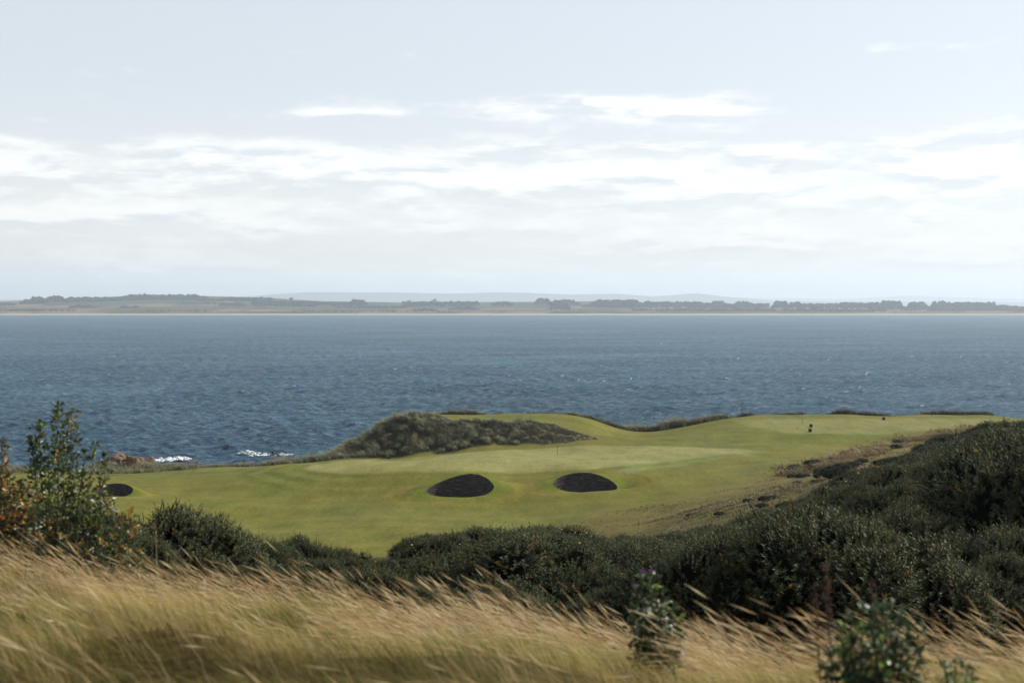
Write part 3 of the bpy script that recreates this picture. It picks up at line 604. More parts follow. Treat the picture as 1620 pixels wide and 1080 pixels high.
for B, lab in zip(BUNK, BLAB):
    e = obj('sand_bunker', None, None, (B.cx, B.cy, B.front - 1.0)); tag(e, lab, 'bunker', 'sand bunkers around the green')
    NAz = 160; ang = np.linspace(0, 2 * pi, NAz, endpoint=False); rr = B._per(B.r, ang); zr = B._per(B.zr, ang); zf = B.front - 0.9
    NC = 22; V = []
    for k in range(NC):
        z_t = zr + (zf - zr) * (k / NC); z_b = zr + (zf - zr) * ((k + 1) / NC)
        hh = zr - z_t; step = 0.012 * hh + 0.10 * hh / 3.2
        jit = 0.02 * np.sin(ang * 37 + k * 2.1) + 0.015 * rng.normal(size=NAz)
        r_o = rr + 0.02 - step * 1.9 + jit * 0.5 if k else rr + 0.02
        r_i = rr + 0.02 - step * 1.9 - 0.02
        for rad, z_ in ((r_o, z_t), (r_o + 0.01, z_b + 0.05), (r_o - 0.045, z_b + 0.01)):
            rad = np.minimum(rad, rr + 0.02)
            V.append(np.stack([rad * np.cos(ang), rad * np.sin(ang), z_ - (B.front - 1.0) + (0.02 if k == 0 else 0) * 0], 1))
    nrow = len(V); V = np.concatenate(V); i = np.arange(nrow * NAz).reshape(nrow, NAz); j = np.roll(i, -1, 1)
    obj('sod_wall', mesh_np('sod_wall', V, Q=np.stack([i[:-1], i[1:], j[1:], j[:-1]], -1).reshape(-1, 4), mats=[M_SOD]), e)
    V = [np.zeros((1, 3))]; V[0][0, 2] = 0.02
    for q in (0.4, 0.75, 1.0): V.append(np.stack([rr * 0.99 * q * np.cos(ang), rr * 0.99 * q * np.sin(ang), np.full(NAz, 0.02 + 0.14 * q * q)], 1))
    V = np.concatenate(V); T = np.stack([np.zeros(NAz, int), 1 + np.arange(NAz), 1 + (np.arange(NAz) + 1) % NAz], 1); Q = []
    for k in range(2): a0 = 1 + k * NAz + np.arange(NAz); b0 = 1 + k * NAz + (np.arange(NAz) + 1) % NAz; Q.append(np.stack([a0, a0 + NAz, b0 + NAz, b0], 1))
    obj('sand_floor', mesh_np('sand_floor', V, T=T, Q=np.concatenate(Q), smooth=True, mats=[M_SAND]), e)

# ------------------------------------------------------------------ blades of grass
def blades(bx, by, bz, h, w, lean, curl, col, tipcol, seg=2, wind=(-1.0, 0.12), spread=0.35, cp=1.0):
    """vectorised curved blades: tips blown along the wind"""
    n_ = len(bx); wa = np.arctan2(wind[1], wind[0]) + rndn(n_) * spread
    dx, dy = np.cos(wa), np.sin(wa)
    sa = wa + pi / 2 + rndn(n_) * 0.9; wx, wy = np.cos(sa), np.sin(sa)
    lv = np.linspace(0, 1, seg + 1); VS = []; CS = []
    for i, q in enumerate(lv):
        th = lean * (0.35 + 0.65 * q) + curl * q * q        # angle from the vertical grows to the tip
        out_ = h * q * np.sin(th); up_ = h * q * np.cos(th)
        x, y, z = bx + dx * out_, by + dy * out_, bz + up_
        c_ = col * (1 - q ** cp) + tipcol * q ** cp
        if i < seg:
            ww = w * (1 - 0.55 * q) * 0.5
            VS += [np.stack([x - wx * ww, y - wy * ww, z], 1), np.stack([x + wx * ww, y + wy * ww, z], 1)]; CS += [c_, c_]
        else: VS.append(np.stack([x, y, z], 1)); CS.append(c_)
    nv = 2 * seg + 1
    V = np.stack(VS, 1).reshape(-1, 3); C = np.stack(CS, 1).reshape(-1, 3)
    b_ = (np.arange(n_) * nv)[:, None]; Q = []
    for i in range(seg - 1): Q.append(b_ + np.array([[2 * i, 2 * i + 1, 2 * i + 3, 2 * i + 2]]))
    T = b_ + np.array([[2 * seg - 2, 2 * seg - 1, 2 * seg]])
    return V, T, (np.concatenate(Q) if Q else None), C
def join(parts):
    VS, TS, QS, CS = [], [], [], []; b0 = 0
    for V, T, Q, C in parts:
        VS.append(V); CS.append(C); 
        if T is not None: TS.append(T + b0)
        if Q is not None: QS.append(Q + b0)
        b0 += len(V)
    return np.concatenate(VS), (np.concatenate(TS) if TS else None), (np.concatenate(QS) if QS else None), np.concatenate(CS)
def stuff(name, parts, mat, label):
    V, T, Q, C = join(parts); return tag(obj(name, mesh_np(name, V, T=T, Q=Q, col=C, mats=[mat])), label, None, None, 'stuff')
def pick(n_, cols, wts=None):
    cols = np.array(cols, float); i = rng.choice(len(cols), n_, p=wts); return cols[i] * rnd(n_, 0.75, 1.25)[:, None]

# foreground: wind-blown fescue on the brow
def wedge(n_, d0, d1, um, pw=1.0):
    d = np.sqrt(rnd(n_) ** pw * (d1 * d1 - d0 * d0) + d0 * d0); u = rnd(n_, -um, um); return u * d, d
def gend(px): return np.interp(px, [-300, 0, 400, 700, 1000, 1300, 1620, 1900], [15.5, 15.2, 15.0, 14.0, 12.2, 10.6, 9.6, 9.2])
N = 125000
x, y = wedge(N, 3.7, 15.5, 0.47, 1.15); pxv = CX + F * x / y; k = y < gend(pxv) + 0.5 * rndn(N); x, y, pxv = x[k], y[k], pxv[k]; z = H(x, y)
clump = fbm(x, y, 0.6, 3, 81); patch = fbm(x, y, 2.6, 3, 85)
keep = (rnd(len(x)) < 0.80 + 0.45 * clump); x, y, z, clump, patch, pxv = (q[keep] for q in (x, y, z, clump, patch, pxv)); n_ = len(x)
h = (0.25 + 0.24 * clump + 0.06 * patch) * rnd(n_, 0.6, 1.3); h = np.clip(h, 0.07, 0.6)
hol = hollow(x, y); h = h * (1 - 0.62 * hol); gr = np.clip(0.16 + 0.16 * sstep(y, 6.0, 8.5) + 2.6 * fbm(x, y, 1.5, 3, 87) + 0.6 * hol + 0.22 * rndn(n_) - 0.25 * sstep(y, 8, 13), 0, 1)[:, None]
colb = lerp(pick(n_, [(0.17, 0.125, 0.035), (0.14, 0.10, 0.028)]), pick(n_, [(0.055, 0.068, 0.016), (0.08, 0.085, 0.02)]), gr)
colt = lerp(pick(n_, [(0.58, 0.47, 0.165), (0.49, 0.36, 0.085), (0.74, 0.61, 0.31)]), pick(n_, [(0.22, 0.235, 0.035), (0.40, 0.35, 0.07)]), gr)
P1 = blades(x, y, z - 0.02, h, rnd(n_, 0.003, 0.0055), rnd(n_, 0.5, 1.05), rnd(n_, 0.05, 0.4), colb * (1 - 0.72 * hol[:, None]), colt * (1 - 0.72 * hol[:, None]) * (0.95 + 0.7 * clump[:, None]), 2, spread=0.38, cp=1.3)  # blade colour darkened in the hollows as painted shade
# flowering stems with a slim seed head
N = 36000
x, y = wedge(N, 4.7, 15.8, 0.47, 0.72); k = y < gend(CX + F * x / y) + 0.3 + 0.4 * rndn(N); x, y = x[k], y[k]
clump = fbm(x, y, 0.7, 3, 91); keep = (rnd(len(x)) < 0.44 + 2.3 * clump) & (rnd(len(x)) > hollow(x, y))
x, y = x[keep], y[keep]; z = H(x, y); n_ = len(x); h = rnd(n_, 0.30, 0.56) * np.where(rnd(n_) < 0.16, 1.35, 1.0)
P2 = blades(x, y, z - 0.02, h, rnd(n_, 0.0022, 0.0035), rnd(n_, 0.42, 0.85), rnd(n_, 0.0, 0.3), pick(n_, [(0.36, 0.28, 0.12)]), pick(n_, [(0.60, 0.47, 0.22), (0.50, 0.35, 0.15), (0.70, 0.58, 0.33)]), 3, spread=0.2)
# seed heads run along the last third of those stems
tips = P2[0].reshape(n_, 7, 3); t1, t0 = tips[:, 6], (tips[:, 4] + tips[:, 5]) / 2
dirv = t1 - t0; dirv /= np.linalg.norm(dirv, axis=1)[:, None]; L = rnd(n_, 0.11, 0.21)[:, None]
side = np.cross(dirv, np.array((0.3, 1, 0.2))); side /= np.linalg.norm(side, axis=1)[:, None]; s2 = np.cross(dirv, side)
wd = rnd(n_, 0.0014, 0.0042)[:, None]; b_ = t1 - dirv * L * 0.75
V = np.stack([b_, b_ + dirv * L * 0.45 + side * wd, b_ + dirv * L * 0.45 - side * wd, b_ + dirv * L * 0.5 + s2 * wd, b_ + dirv * L * 0.5 - s2 * wd, b_ + dirv * L], 1).reshape(-1, 3)
q0 = (np.arange(n_) * 6)[:, None]
C = np.repeat(pick(n_, [(0.54, 0.40, 0.21), (0.40, 0.26, 0.13), (0.68, 0.56, 0.35)]), 6, 0)
P3 = (V, np.concatenate([q0 + np.array([[0, 3, 5]]), q0 + np.array([[0, 5, 4]])]), q0 + np.array([[0, 1, 5, 2]]), C)
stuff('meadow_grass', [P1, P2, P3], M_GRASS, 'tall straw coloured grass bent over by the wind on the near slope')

# marram and rough grass beyond
def in_poly(poly, n_):
    lo, hi = poly.min(0), poly.max(0); x, y = rnd(n_ * 4, lo[0], hi[0]), rnd(n_ * 4, lo[1], hi[1])
    k = sdist(x, y, poly) < 0; return x[k][:n_], y[k][:n_]
def tuft_pts(x, y, per, spread):
    return np.repeat(x, per) + rndn(len(x) * per) * spread, np.repeat(y, per) + rndn(len(y) * per) * spread
MARC = [(0.20, 0.21, 0.11), (0.26, 0.25, 0.13), (0.15, 0.16, 0.07), (0.30, 0.26, 0.13)]
def tussocks(cx, cy, rad, hgt, per, cols, dark=0.13, bright=2.1, seed=0):  # dark/bright paint shaded roots and sunlit tips into the blade colour
    n_ = len(cx) * per; q = np.sqrt(rnd(n_)); a_ = rnd(n_, 0, 2 * pi)
    R_ = np.repeat(rad, per); x = np.repeat(cx, per) + R_ * q * np.cos(a_) * 0.55; y = np.repeat(cy, per) + R_ * q * np.sin(a_) * 0.55
    hh = np.repeat(hgt, per) * rnd(n_, 0.55, 1.15) * (1 - 0.3 * q)
    c_ = np.repeat(pick(len(cx), cols), per, 0) * rnd(n_, 0.7, 1.3)[:, None]
    parts = []
    # the inner blades stand up and bend downwind, the outer ones splay out of the tussock
    inn = rnd(n_) < 0.85
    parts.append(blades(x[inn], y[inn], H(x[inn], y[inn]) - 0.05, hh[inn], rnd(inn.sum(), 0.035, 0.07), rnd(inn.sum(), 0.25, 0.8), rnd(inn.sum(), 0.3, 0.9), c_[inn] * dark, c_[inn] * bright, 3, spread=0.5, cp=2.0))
    o_ = ~inn; k_ = 4
    for j in range(k_):
        m_ = o_ & (np.floor(a_ / (2 * pi) * k_) == j); w_ = (cos(2 * pi * (j + 0.5) / k_) - 0.35, sin(2 * pi * (j + 0.5) / k_)); nn = m_.sum()
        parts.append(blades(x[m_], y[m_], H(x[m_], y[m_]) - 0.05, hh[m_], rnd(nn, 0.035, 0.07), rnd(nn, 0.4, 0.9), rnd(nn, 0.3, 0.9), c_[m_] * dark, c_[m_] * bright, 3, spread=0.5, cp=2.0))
    return parts
MARC = [(0.23, 0.25, 0.13), (0.30, 0.30, 0.16), (0.17, 0.19, 0.08), (0.34, 0.30, 0.15), (0.12, 0.13, 0.055)]
cx_, cy_ = in_poly(DUNE, 620); rgt = sstep(CX + F * cx_ / cy_, 790, 890)
big_ = (1 - rgt) * rnd(len(cx_)) < 0.85
dune_parts = []
lft = rgt < 0.5
dune_parts += tussocks(cx_[lft], cy_[lft], rnd(lft.sum(), 0.8, 1.9), rnd(lft.sum(), 1.2, 2.4), 66, MARC)
dune_parts += tussocks(cx_[~lft], cy_[~lft], rnd((~lft).sum(), 0.5, 1.1), rnd((~lft).sum(), 0.5, 1.1), 46, [(0.32, 0.27, 0.12), (0.28, 0.26, 0.11), (0.20, 0.15, 0.07), (0.24, 0.25, 0.12)], 0.5, 1.7)
ex, ey = in_poly(DUNE, 9000); n_ = len(ex); ec = pick(n_, MARC[2:]) * (1 + 1.6 * sstep(CX + F * ex / ey, 800, 890))[:, None]
dune_parts.append(blades(ex, ey, H(ex, ey) - 0.05, rnd(n_, 0.4, 0.9), rnd(n_, 0.04, 0.08), rnd(n_, 0.2, 0.8), rnd(n_, 0.2, 1.0), ec * 0.2, ec * 0.5, 2, spread=0.8, cp=1.6))  # filler blades coloured dark to stand for shade between tussocks
stuff('dune_grass', dune_parts, M_MARRAM, 'grey green marram grass covering the steep dune behind the green')
def strip(line, n_, width, per, hlo, hhi, cols, seed, dark=0.5, gap=0.25, lumps=5.0):
    line = np.array(line); seg = np.hypot(*np.diff(line, axis=0).T); cum = np.concatenate([[0], np.cumsum(seg)])
    t_ = rnd(n_, 0, cum[-1]); x = np.interp(t_, cum, line[:, 0]) + rndn(n_) * width * 0.25; y = np.interp(t_, cum, line[:, 1]) + rndn(n_) * width
    nz = fbm(x, y, lumps, 3, seed); k = rnd(n_) < 0.6 + gap * 4 * nz; x, y, nz = x[k], y[k], nz[k]
    hh = np.repeat(1.9 * rnd(len(x), hlo, hhi) * np.clip(1 + 1.2 * nz, 0.3, 2), per); x, y = tuft_pts(x, y, per, 0.22); n2 = len(x)
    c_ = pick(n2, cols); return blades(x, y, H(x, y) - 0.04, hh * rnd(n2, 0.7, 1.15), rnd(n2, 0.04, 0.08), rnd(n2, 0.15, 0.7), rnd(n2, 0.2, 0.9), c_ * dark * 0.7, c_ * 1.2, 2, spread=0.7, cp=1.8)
GOLD = [(0.30, 0.24, 0.10), (0.24, 0.20, 0.08), (0.20, 0.18, 0.08), (0.16, 0.16, 0.07)]
DK = [(0.05, 0.06, 0.025), (0.09, 0.09, 0.04), (0.035, 0.045, 0.02), (0.14, 0.12, 0.05)]
def L_(*pts): return [(PX(p_, d), d) for p_, d in pts]
shore = [strip(L_((-200, 286), (100, 283), (200, 286), (300, 293), (400, 303), (480, 308), (560, 312)), 2600, 1.8, 8, 0.45, 0.8, MARC + GOLD, 111),
         strip(L_((430, 308), (500, 309), (560, 309), (600, 310)), 700, 1.6, 9, 0.7, 1.2, MARC, 113),
         strip(L_((120, 292), (200, 297), (260, 300), (330, 304)), 700, 3.0, 8, 0.5, 0.9, MARC + GOLD, 115)]
stuff('shore_grass', shore, M_MARRAM, 'strip of pale tussock grass along the shore edge of the fairway')
ridge = [strip(L_((690, 345), (800, 346), (880, 346), (925, 345), (960, 346)), 1700, 0.9, 9, 0.5, 1.0, GOLD + DK, 121),
         strip(L_((925, 343), (955, 343.5), (975, 343), (1000, 343)), 700, 0.9, 9, 0.5, 0.9, DK + GOLD[:1], 123),
         strip(L_((985, 347), (1030, 348), (1070, 347), (1110, 346), (1140, 346)), 1900, 1.8, 9, 0.75, 1.2, GOLD + MARC, 125),
         strip(L_((1095, 345), (1130, 346), (1160, 347)), 500, 1.2, 9, 0.6, 1.0, GOLD + MARC + DK, 127),
         strip(L_((1160, 357), (1230, 357), (1330, 357.5), (1450, 357.5), (1570, 357)), 1500, 0.8, 9, 0.45, 0.95, DK, 129, 0.6, 0.35, 7.0)]
stuff('ridge_grass', ridge, M_MARRAM, 'dark and golden tussock fringe along the back edge of the links')
# edge of the dune: ragged tussocks where turf meets marram, and rough on the right-hand bank
x, y = in_poly(ROUGH, 34000); k = (y > 95) & (y < 330) & (CX + F * x / y < 1700) & (CX + F * x / y > 840); x, y = x[k], y[k]
nz = fbm(x, y, 6, 4, 131); k = rnd(len(x)) < 0.45 + 0.9 * nz; x, y, nz = x[k], y[k], nz[k]
gold = sstep(CX + F * x / y, 1240, 1330) * sstep(fbm(x, y, 16, 2, 135), -0.35, 0.2)
per = 4; hh = np.repeat(0.20 + 0.38 * np.clip(nz + 0.3, 0, 1) + 0.30 * gold, per); gd = np.repeat(gold, per)
x, y = tuft_pts(x, y, per, 0.15); n_ = len(x)
c_ = lerp(pick(n_, [(0.16, 0.12, 0.04), (0.11, 0.09, 0.03), (0.20, 0.16, 0.06)]), pick(n_, [(0.30, 0.17, 0.055), (0.25, 0.13, 0.045), (0.32, 0.22, 0.09)]), gd[:, None])
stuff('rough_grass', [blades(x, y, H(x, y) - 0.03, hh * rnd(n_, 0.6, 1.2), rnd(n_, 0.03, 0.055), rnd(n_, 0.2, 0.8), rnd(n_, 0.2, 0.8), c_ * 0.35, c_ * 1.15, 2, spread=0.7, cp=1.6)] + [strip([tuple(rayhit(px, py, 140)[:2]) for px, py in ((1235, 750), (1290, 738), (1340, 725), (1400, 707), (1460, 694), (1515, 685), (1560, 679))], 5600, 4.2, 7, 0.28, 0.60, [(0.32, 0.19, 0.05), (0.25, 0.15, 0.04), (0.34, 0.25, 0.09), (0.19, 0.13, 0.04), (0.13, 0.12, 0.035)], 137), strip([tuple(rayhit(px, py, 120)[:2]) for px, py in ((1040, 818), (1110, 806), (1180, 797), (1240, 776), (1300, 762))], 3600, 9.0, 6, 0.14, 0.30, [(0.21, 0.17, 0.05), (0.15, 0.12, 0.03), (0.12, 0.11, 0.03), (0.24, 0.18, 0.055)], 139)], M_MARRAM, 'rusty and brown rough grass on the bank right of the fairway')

# ------------------------------------------------------------------ gorse
def gorse_mesh(seed, n_shoot, R, Hh, lobes, slen, spines, spw, tone=1.0, yellow=0):
    r = np.random.default_rng(seed)
    C = []
    for i in range(lobes):          # knobs crowd over a dome
        a_ = i * 2.4 + r.random(); q = math.sqrt((i + 0.4) / lobes); rr_ = R * r.uniform(0.20, 0.36)
        C.append((R * 0.78 * q * cos(a_), R * 0.78 * q * sin(a_), Hh * (0.26 + 0.42 * math.sqrt(max(0, 1 - q * q)) * r.uniform(0.7, 1.2)), rr_))
    C.append((0, 0, Hh * 0.36, R * 0.55)); C = np.array(C)
    # sample directions on the lobes, keep only points outside every other lobe
    n_ = n_shoot * 4; li = r.integers(0, len(C), n_); dv = r.normal(size=(n_, 3)); dv[:, 2] = np.abs(dv[:, 2]) * 0.9 - 0.25; dv /= np.linalg.norm(dv, axis=1)[:, None]
    vs = np.array((1, 1, Hh / R * 1.0)); rad = C[li, 3][:, None] * (1 + 0.16 * r.normal(size=n_)[:, None] * 0.6)
    pt = C[li, :3] + dv * rad * vs
    dmin = np.full(n_, 9.0)
    for c_ in C: dmin = np.minimum(dmin, np.linalg.norm((pt - c_[:3]) / vs, axis=1) / c_[3])
    k = (dmin > 0.90) & (pt[:, 2] > 0.02); pt, dv = pt[k][:n_shoot], dv[k][:n_shoot]; n_ = len(pt)
    ax = dv + np.array((-0.10, 0, 0.30)) + r.normal(size=(n_, 3)) * 0.30; ax /= np.linalg.norm(ax, axis=1)[:, None]
    L = slen * r.uniform(0.6, 1.35, n_) * np.where(r.random(n_) < 0.10, 2.1, 1.0)
    e1 = np.cross(ax, np.array((0.2, 0.3, 1.0))); e1 /= np.linalg.norm(e1, axis=1)[:, None] + 1e-9; e2 = np.cross(ax, e1)
    base_ = pt - ax * L[:, None] * 0.35
    tint = r.uniform(0.7, 1.3, n_)[:, None] * np.where(r.random(n_)[:, None] < 0.09, np.array([[1.7, 1.05, 0.6]]), np.array([[1.0, 1.0, 1.0]]))
    cin = np.array((0.005, 0.007, 0.003)) * tone * tint; cout = np.array((0.104, 0.120, 0.058)) * tone * tint  # shade inside the bush painted into the shoots, tips left light
    VS, CS, T = [], [], []
    # axis: slim three-sided cone
    for j in range(3):
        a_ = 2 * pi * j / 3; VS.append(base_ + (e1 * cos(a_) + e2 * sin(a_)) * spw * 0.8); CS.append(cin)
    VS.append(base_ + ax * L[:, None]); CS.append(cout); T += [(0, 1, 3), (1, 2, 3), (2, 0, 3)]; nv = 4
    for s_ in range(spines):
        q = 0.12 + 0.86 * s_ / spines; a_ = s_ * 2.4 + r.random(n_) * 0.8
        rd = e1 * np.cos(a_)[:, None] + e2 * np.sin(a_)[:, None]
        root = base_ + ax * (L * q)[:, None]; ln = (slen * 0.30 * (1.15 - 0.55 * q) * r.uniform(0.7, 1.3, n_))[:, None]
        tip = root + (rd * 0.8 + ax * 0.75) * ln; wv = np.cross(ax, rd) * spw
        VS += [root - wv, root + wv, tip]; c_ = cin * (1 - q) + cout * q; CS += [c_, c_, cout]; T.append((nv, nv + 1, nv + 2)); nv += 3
    V = np.stack(VS, 1).reshape(-1, 3); Cc = np.stack(CS, 1).reshape(-1, 3)
    T = ((np.arange(n_) * nv)[:, None, None] + np.array(T)[None]).reshape(-1, 3)
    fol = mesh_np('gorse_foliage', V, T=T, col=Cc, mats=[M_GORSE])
    # solid core lumps, the bush's inner shade put into their near-black colour
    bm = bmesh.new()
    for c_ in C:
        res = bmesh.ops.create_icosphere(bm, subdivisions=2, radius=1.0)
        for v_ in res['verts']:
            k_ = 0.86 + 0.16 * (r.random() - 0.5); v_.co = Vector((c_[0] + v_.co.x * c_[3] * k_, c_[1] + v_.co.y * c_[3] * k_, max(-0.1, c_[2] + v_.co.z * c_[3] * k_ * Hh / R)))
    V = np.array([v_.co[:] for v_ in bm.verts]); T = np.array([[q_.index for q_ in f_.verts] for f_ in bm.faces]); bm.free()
    ins = mesh_np('gorse_core', V, T=T, mats=[M_CORE])
    flo = None
    if yellow:
        i = r.choice(n_, min(yellow, n_), False); pf = pt[i] + ax[i] * (L[i] * 0.5)[:, None]; s_ = 0.022
        VS = [pf + np.array(o_) * s_ for o_ in ((-1, 0, -.3), (0, -1, .2), (1, 0, -.2), (0, 1, .3), (0, 0, 1.3))]
        V = np.stack(VS, 1).reshape(-1, 3); T = (np.arange(len(i)) * 5)[:, None, None] + np.array([(0, 1, 4), (1, 2, 4), (2, 3, 4), (3, 0, 4)])[None]
        flo = mesh_np('gorse_flowers', V, T=T.reshape(-1, 3), col=np.tile((0.45, 0.27, 0.02), (len(V), 1)), mats=[M_MARRAM])
    return fol, ins, flo
NEARG = [gorse_mesh(200 + i, 2700, 1.0, 1.15 + 0.15 * i, 15 + 2 * i, 0.125, 10, 0.0065, 1.0, yellow=(0, 14, 0, 26)[i]) for i in range(4)]
FARG = [gorse_mesh(240 + i, 2600, 1.0, 0.85 + 0.1 * i, 18 + 2 * i, 0.085, 7, 0.0075, 1.0, yellow=(0, 0, 18, 0)[i]) for i in range(4)]
SIL = np.array([(-300, 785), (0, 785), (140, 782), (170, 779), (215, 781), (262, 778), (294, 775), (345, 789), (372, 803), (405, 796), (440, 809), (520, 822), (570, 832), (600, 850), (640, 850), (700, 836), (740, 818), (775, 820), (795, 838), (830, 831), (870, 825), (920, 831), (950, 843), (1000, 853), (1022, 855), (1050, 840), (1080, 830), (1140, 834),
                (1180, 815), (1220, 800), (1255, 784), (1300, 776), (1325, 760), (1345, 744), (1385, 732), (1420, 720), (1450, 703), (1480, 692), (1520, 682), (1560, 674), (1620, 669), (1900, 667)], float)
GTOP = {}
def gorse(x, y, sc, var, near, lab, grp, rz=None, zs=1.0, clamp=True):
    fol, ins, flo = (NEARG if near else FARG)[var]
    if clamp:      # keep each bush under the outline the thicket has
        if fol.name not in GTOP:
            zz_ = np.empty(len(fol.vertices) * 3, np.float32); fol.vertices.foreach_get('co', zz_); GTOP[fol.name] = float(np.quantile(zz_[2::3], 0.995))
        px_ = CX + F * x / y; wpx = 0.55 * sc * F / y; py_ = np.interp(np.linspace(px_ - wpx, px_ + wpx, 9), SIL[:, 0], SIL[:, 1]).max()
        py_ += rng.normal() * 5.0 + 2.0 + 260.0 / y * rng.random() ** 3
        room = PZ(py_, y) - (float(H(np.array([x]), np.array([y]))[0]) - 0.12 * sc); need = sc * zs * GTOP[fol.name]
        if room < 0.4: return None
        if need > room:
            k_ = room / need; zs *= max(k_, 0.62) ; sc *= min(1.0, k_ / max(k_, 0.62))
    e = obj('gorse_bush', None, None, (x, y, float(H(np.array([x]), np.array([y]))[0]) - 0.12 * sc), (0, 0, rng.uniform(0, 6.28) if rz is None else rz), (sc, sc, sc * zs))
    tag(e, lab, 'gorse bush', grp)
    obj('foliage', fol, e); obj('dark_core', ins, e)
    if flo: obj('flowers', flo, e)['kind'] = 'stuff'
    return e
G1 = 'dark green gorse bush in the dense thicket covering the right hillside'; G2 = 'dark gorse bush in the band just beyond the middle of the grass brow'; G3 = 'gorse bush in the row between the tall leafy shrub and the middle band'
def hexpts(d0, d1, spacing_fn, ok):
    pts = []; y = d0; k = 0
    while y < d1:
        s_ = spacing_fn(y); x = -0.44 * y + (k % 2) * s_ / 2
        while x < 0.44 * y:
            xx, yy = x + rng.normal() * s_ * 0.16, y + rng.normal() * s_ * 0.16
            if ok(CX + F * xx / yy, yy): pts.append((xx, yy, s_))
            x += s_
        y += s_ * 0.86; k += 1
    return pts
lim = lambda px, d: px > np.interp(d, [22, 26, 34, 40, 50, 60, 70, 90, 110, 140, 165], [1250, 620, 620, 650, 680, 1010, 1050, 1180, 1290, 1370, 1450]) and px < 1760
cnt = 0
G1S = {'front': 'dark green gorse bush low on the right hillside, just beyond the grass brow', 'mid': 'dark green gorse bush in the middle of the thicket on the right hillside', 'top': 'small looking dark gorse bush near the top of the right hillside'}
for x, y, s_ in hexpts(23, 166, lambda d: 2.2 + (d - 23) * 0.027, lim):
    px = CX + F * x / y; near = y < 62
    big = rng.random() < 0.16; sc = s_ * (rng.uniform(0.8, 1.05) if big else rng.uniform(0.38, 0.68)); zs = (rng.uniform(1.1, 1.5) if big else rng.uniform(0.75, 1.25)) * (1.0 if near else 0.9)
    cl_ = px < 1050; band_ = 'front' if y < 45 else ('mid' if y < 95 else 'top')
    gorse(x, y, sc, int(rng.integers(4)), near, G2 if cl_ else G1S[band_], 'gorse bushes of the middle band' if cl_ else 'gorse bushes of the right hillside, ' + band_, zs=zs); cnt += 1
for px, d, sc, var in ((235, 24, 1.0, 0), (290, 22.5, 1.35, 2), (345, 24.5, 0.95, 1), (390, 26, 1.05, 3), (440, 27, 0.95, 0), (500, 28, 1.0, 1), (555, 29, 0.95, 2), (610, 30, 0.9, 3), (660, 31, 0.8, 0), (420, 31, 1.0, 2), (480, 32, 0.95, 3), (540, 33, 0.95, 1), (600, 34, 0.9, 0),
                       (185, 21, 1.0, 2), (215, 22.5, 1.0, 1), (200, 23, 1.0, 3), (400, 21, 0.75, 1), (470, 22, 0.75, 2), (530, 22, 0.7, 0), (590, 23, 0.75, 3), (650, 24, 0.75, 1), (150, 22, 1.25, 0), (95, 22, 1.2, 2), (40, 21, 1.2, 1), (-20, 21, 1.2, 3), (-90, 22, 1.2, 1), (-160, 22, 1.2, 0)):
    lab = 'large rounded gorse bush with a black shaded side, right of the tall leafy shrub' if px == 290 else (G3 if px > 180 else 'gorse bush standing behind the tall leafy shrub at the left')
    gorse(PX(px, d), d, sc, var, True, lab, None if px == 290 else ('gorse bushes of the left row' if px > 180 else 'gorse bushes behind the tall shrub'))
CL = [(1244, 757, 1.0), (1312, 747, 1.6), (1328, 742, 1.8), (1345, 735, 1.7), (1366, 727, 1.5), (1390, 718, 1.4), (1410, 709, 1.2), (1432, 703, 1.3), (1300, 757, 1.3), (1318, 757, 1.5), (1286, 760, 0.9), (1098, 818, 0.6), (1132, 809, 0.6), (1216, 788, 0.8), (1256, 744, 1.5), (1268, 741, 1.3), (1282, 738, 1.7), (1296, 742, 1.2), (1308, 735, 1.5), (1322, 729, 1.2), (1338, 722, 1.4), (1352, 716, 1.1), (1262, 752, 1.0), (1278, 751, 1.2), (1294, 749, 1.0), (1378, 712, 1.3), (1150, 803, 0.7), (1162, 801, 0.8), (1176, 799, 0.9), (1190, 800, 0.7), (1204, 797, 0.8), (1236, 772, 0.7), (1250, 770, 0.8), (1120, 812, 0.6), (1262, 766, 0.7)]
for px, py, sc in CL:
    if py > 768 and rng.random() < 0.45: continue
    px += rng.normal() * 8; py += rng.normal() * (4.0 if py > 768 else 2.0)
    x, y, z = rayhit(px, py, 120)
    lab = 'low dark clump in the ragged patch on the bank where the rough meets the fairway' if py < 755 else 'flat dark heathery clump in the brown rough above the middle gorse'
    gorse(x, y, sc * rng.uniform(0.85, 1.2), int(rng.integers(4)), False, lab, 'dark clumps on the bank' if py < 755 else 'dark clumps in the brown rough', zs=rng.uniform(0.5, 0.75), clamp=False)

# ------------------------------------------------------------------ leafy shrubs
def leaf_geo(L, W_, col, fold=0.25, bend=0.2):
    V = np.array([(0, 0, 0), (L * 0.45, W_, fold * W_), (L, 0, -bend * L), (L * 0.45, -W_, fold * W_), (L * 0.45, 0, 0.02 * L)])
    T = np.array([(0, 4, 1), (1, 4, 2), (0, 3, 4), (3, 2, 4)]); return V, T, np.tile(col, (5, 1))
LEAFC = {'green': (0.055, 0.085, 0.028), 'olive': (0.11, 0.11, 0.035), 'deep': (0.030, 0.050, 0.022), 'gold': (0.42, 0.24, 0.03), 'orange': (0.33, 0.15, 0.03), 'rust': (0.115, 0.068, 0.03), 'pale': (0.30, 0.33, 0.24), 'fresh': (0.14, 0.22, 0.04)}
LEAFM = {}
for k_, c_ in LEAFC.items():
    for i in range(2):
        V, T, C = leaf_geo(1.0, 0.24 + 0.06 * i, np.array(c_) * (0.9 + 0.25 * i), 0.3 + 0.3 * i, 0.15 + 0.2 * i)
        LEAFM[(k_, i)] = mesh_np('leaf_' + k_, V, T=T, col=C, mats=[M_LEAF])
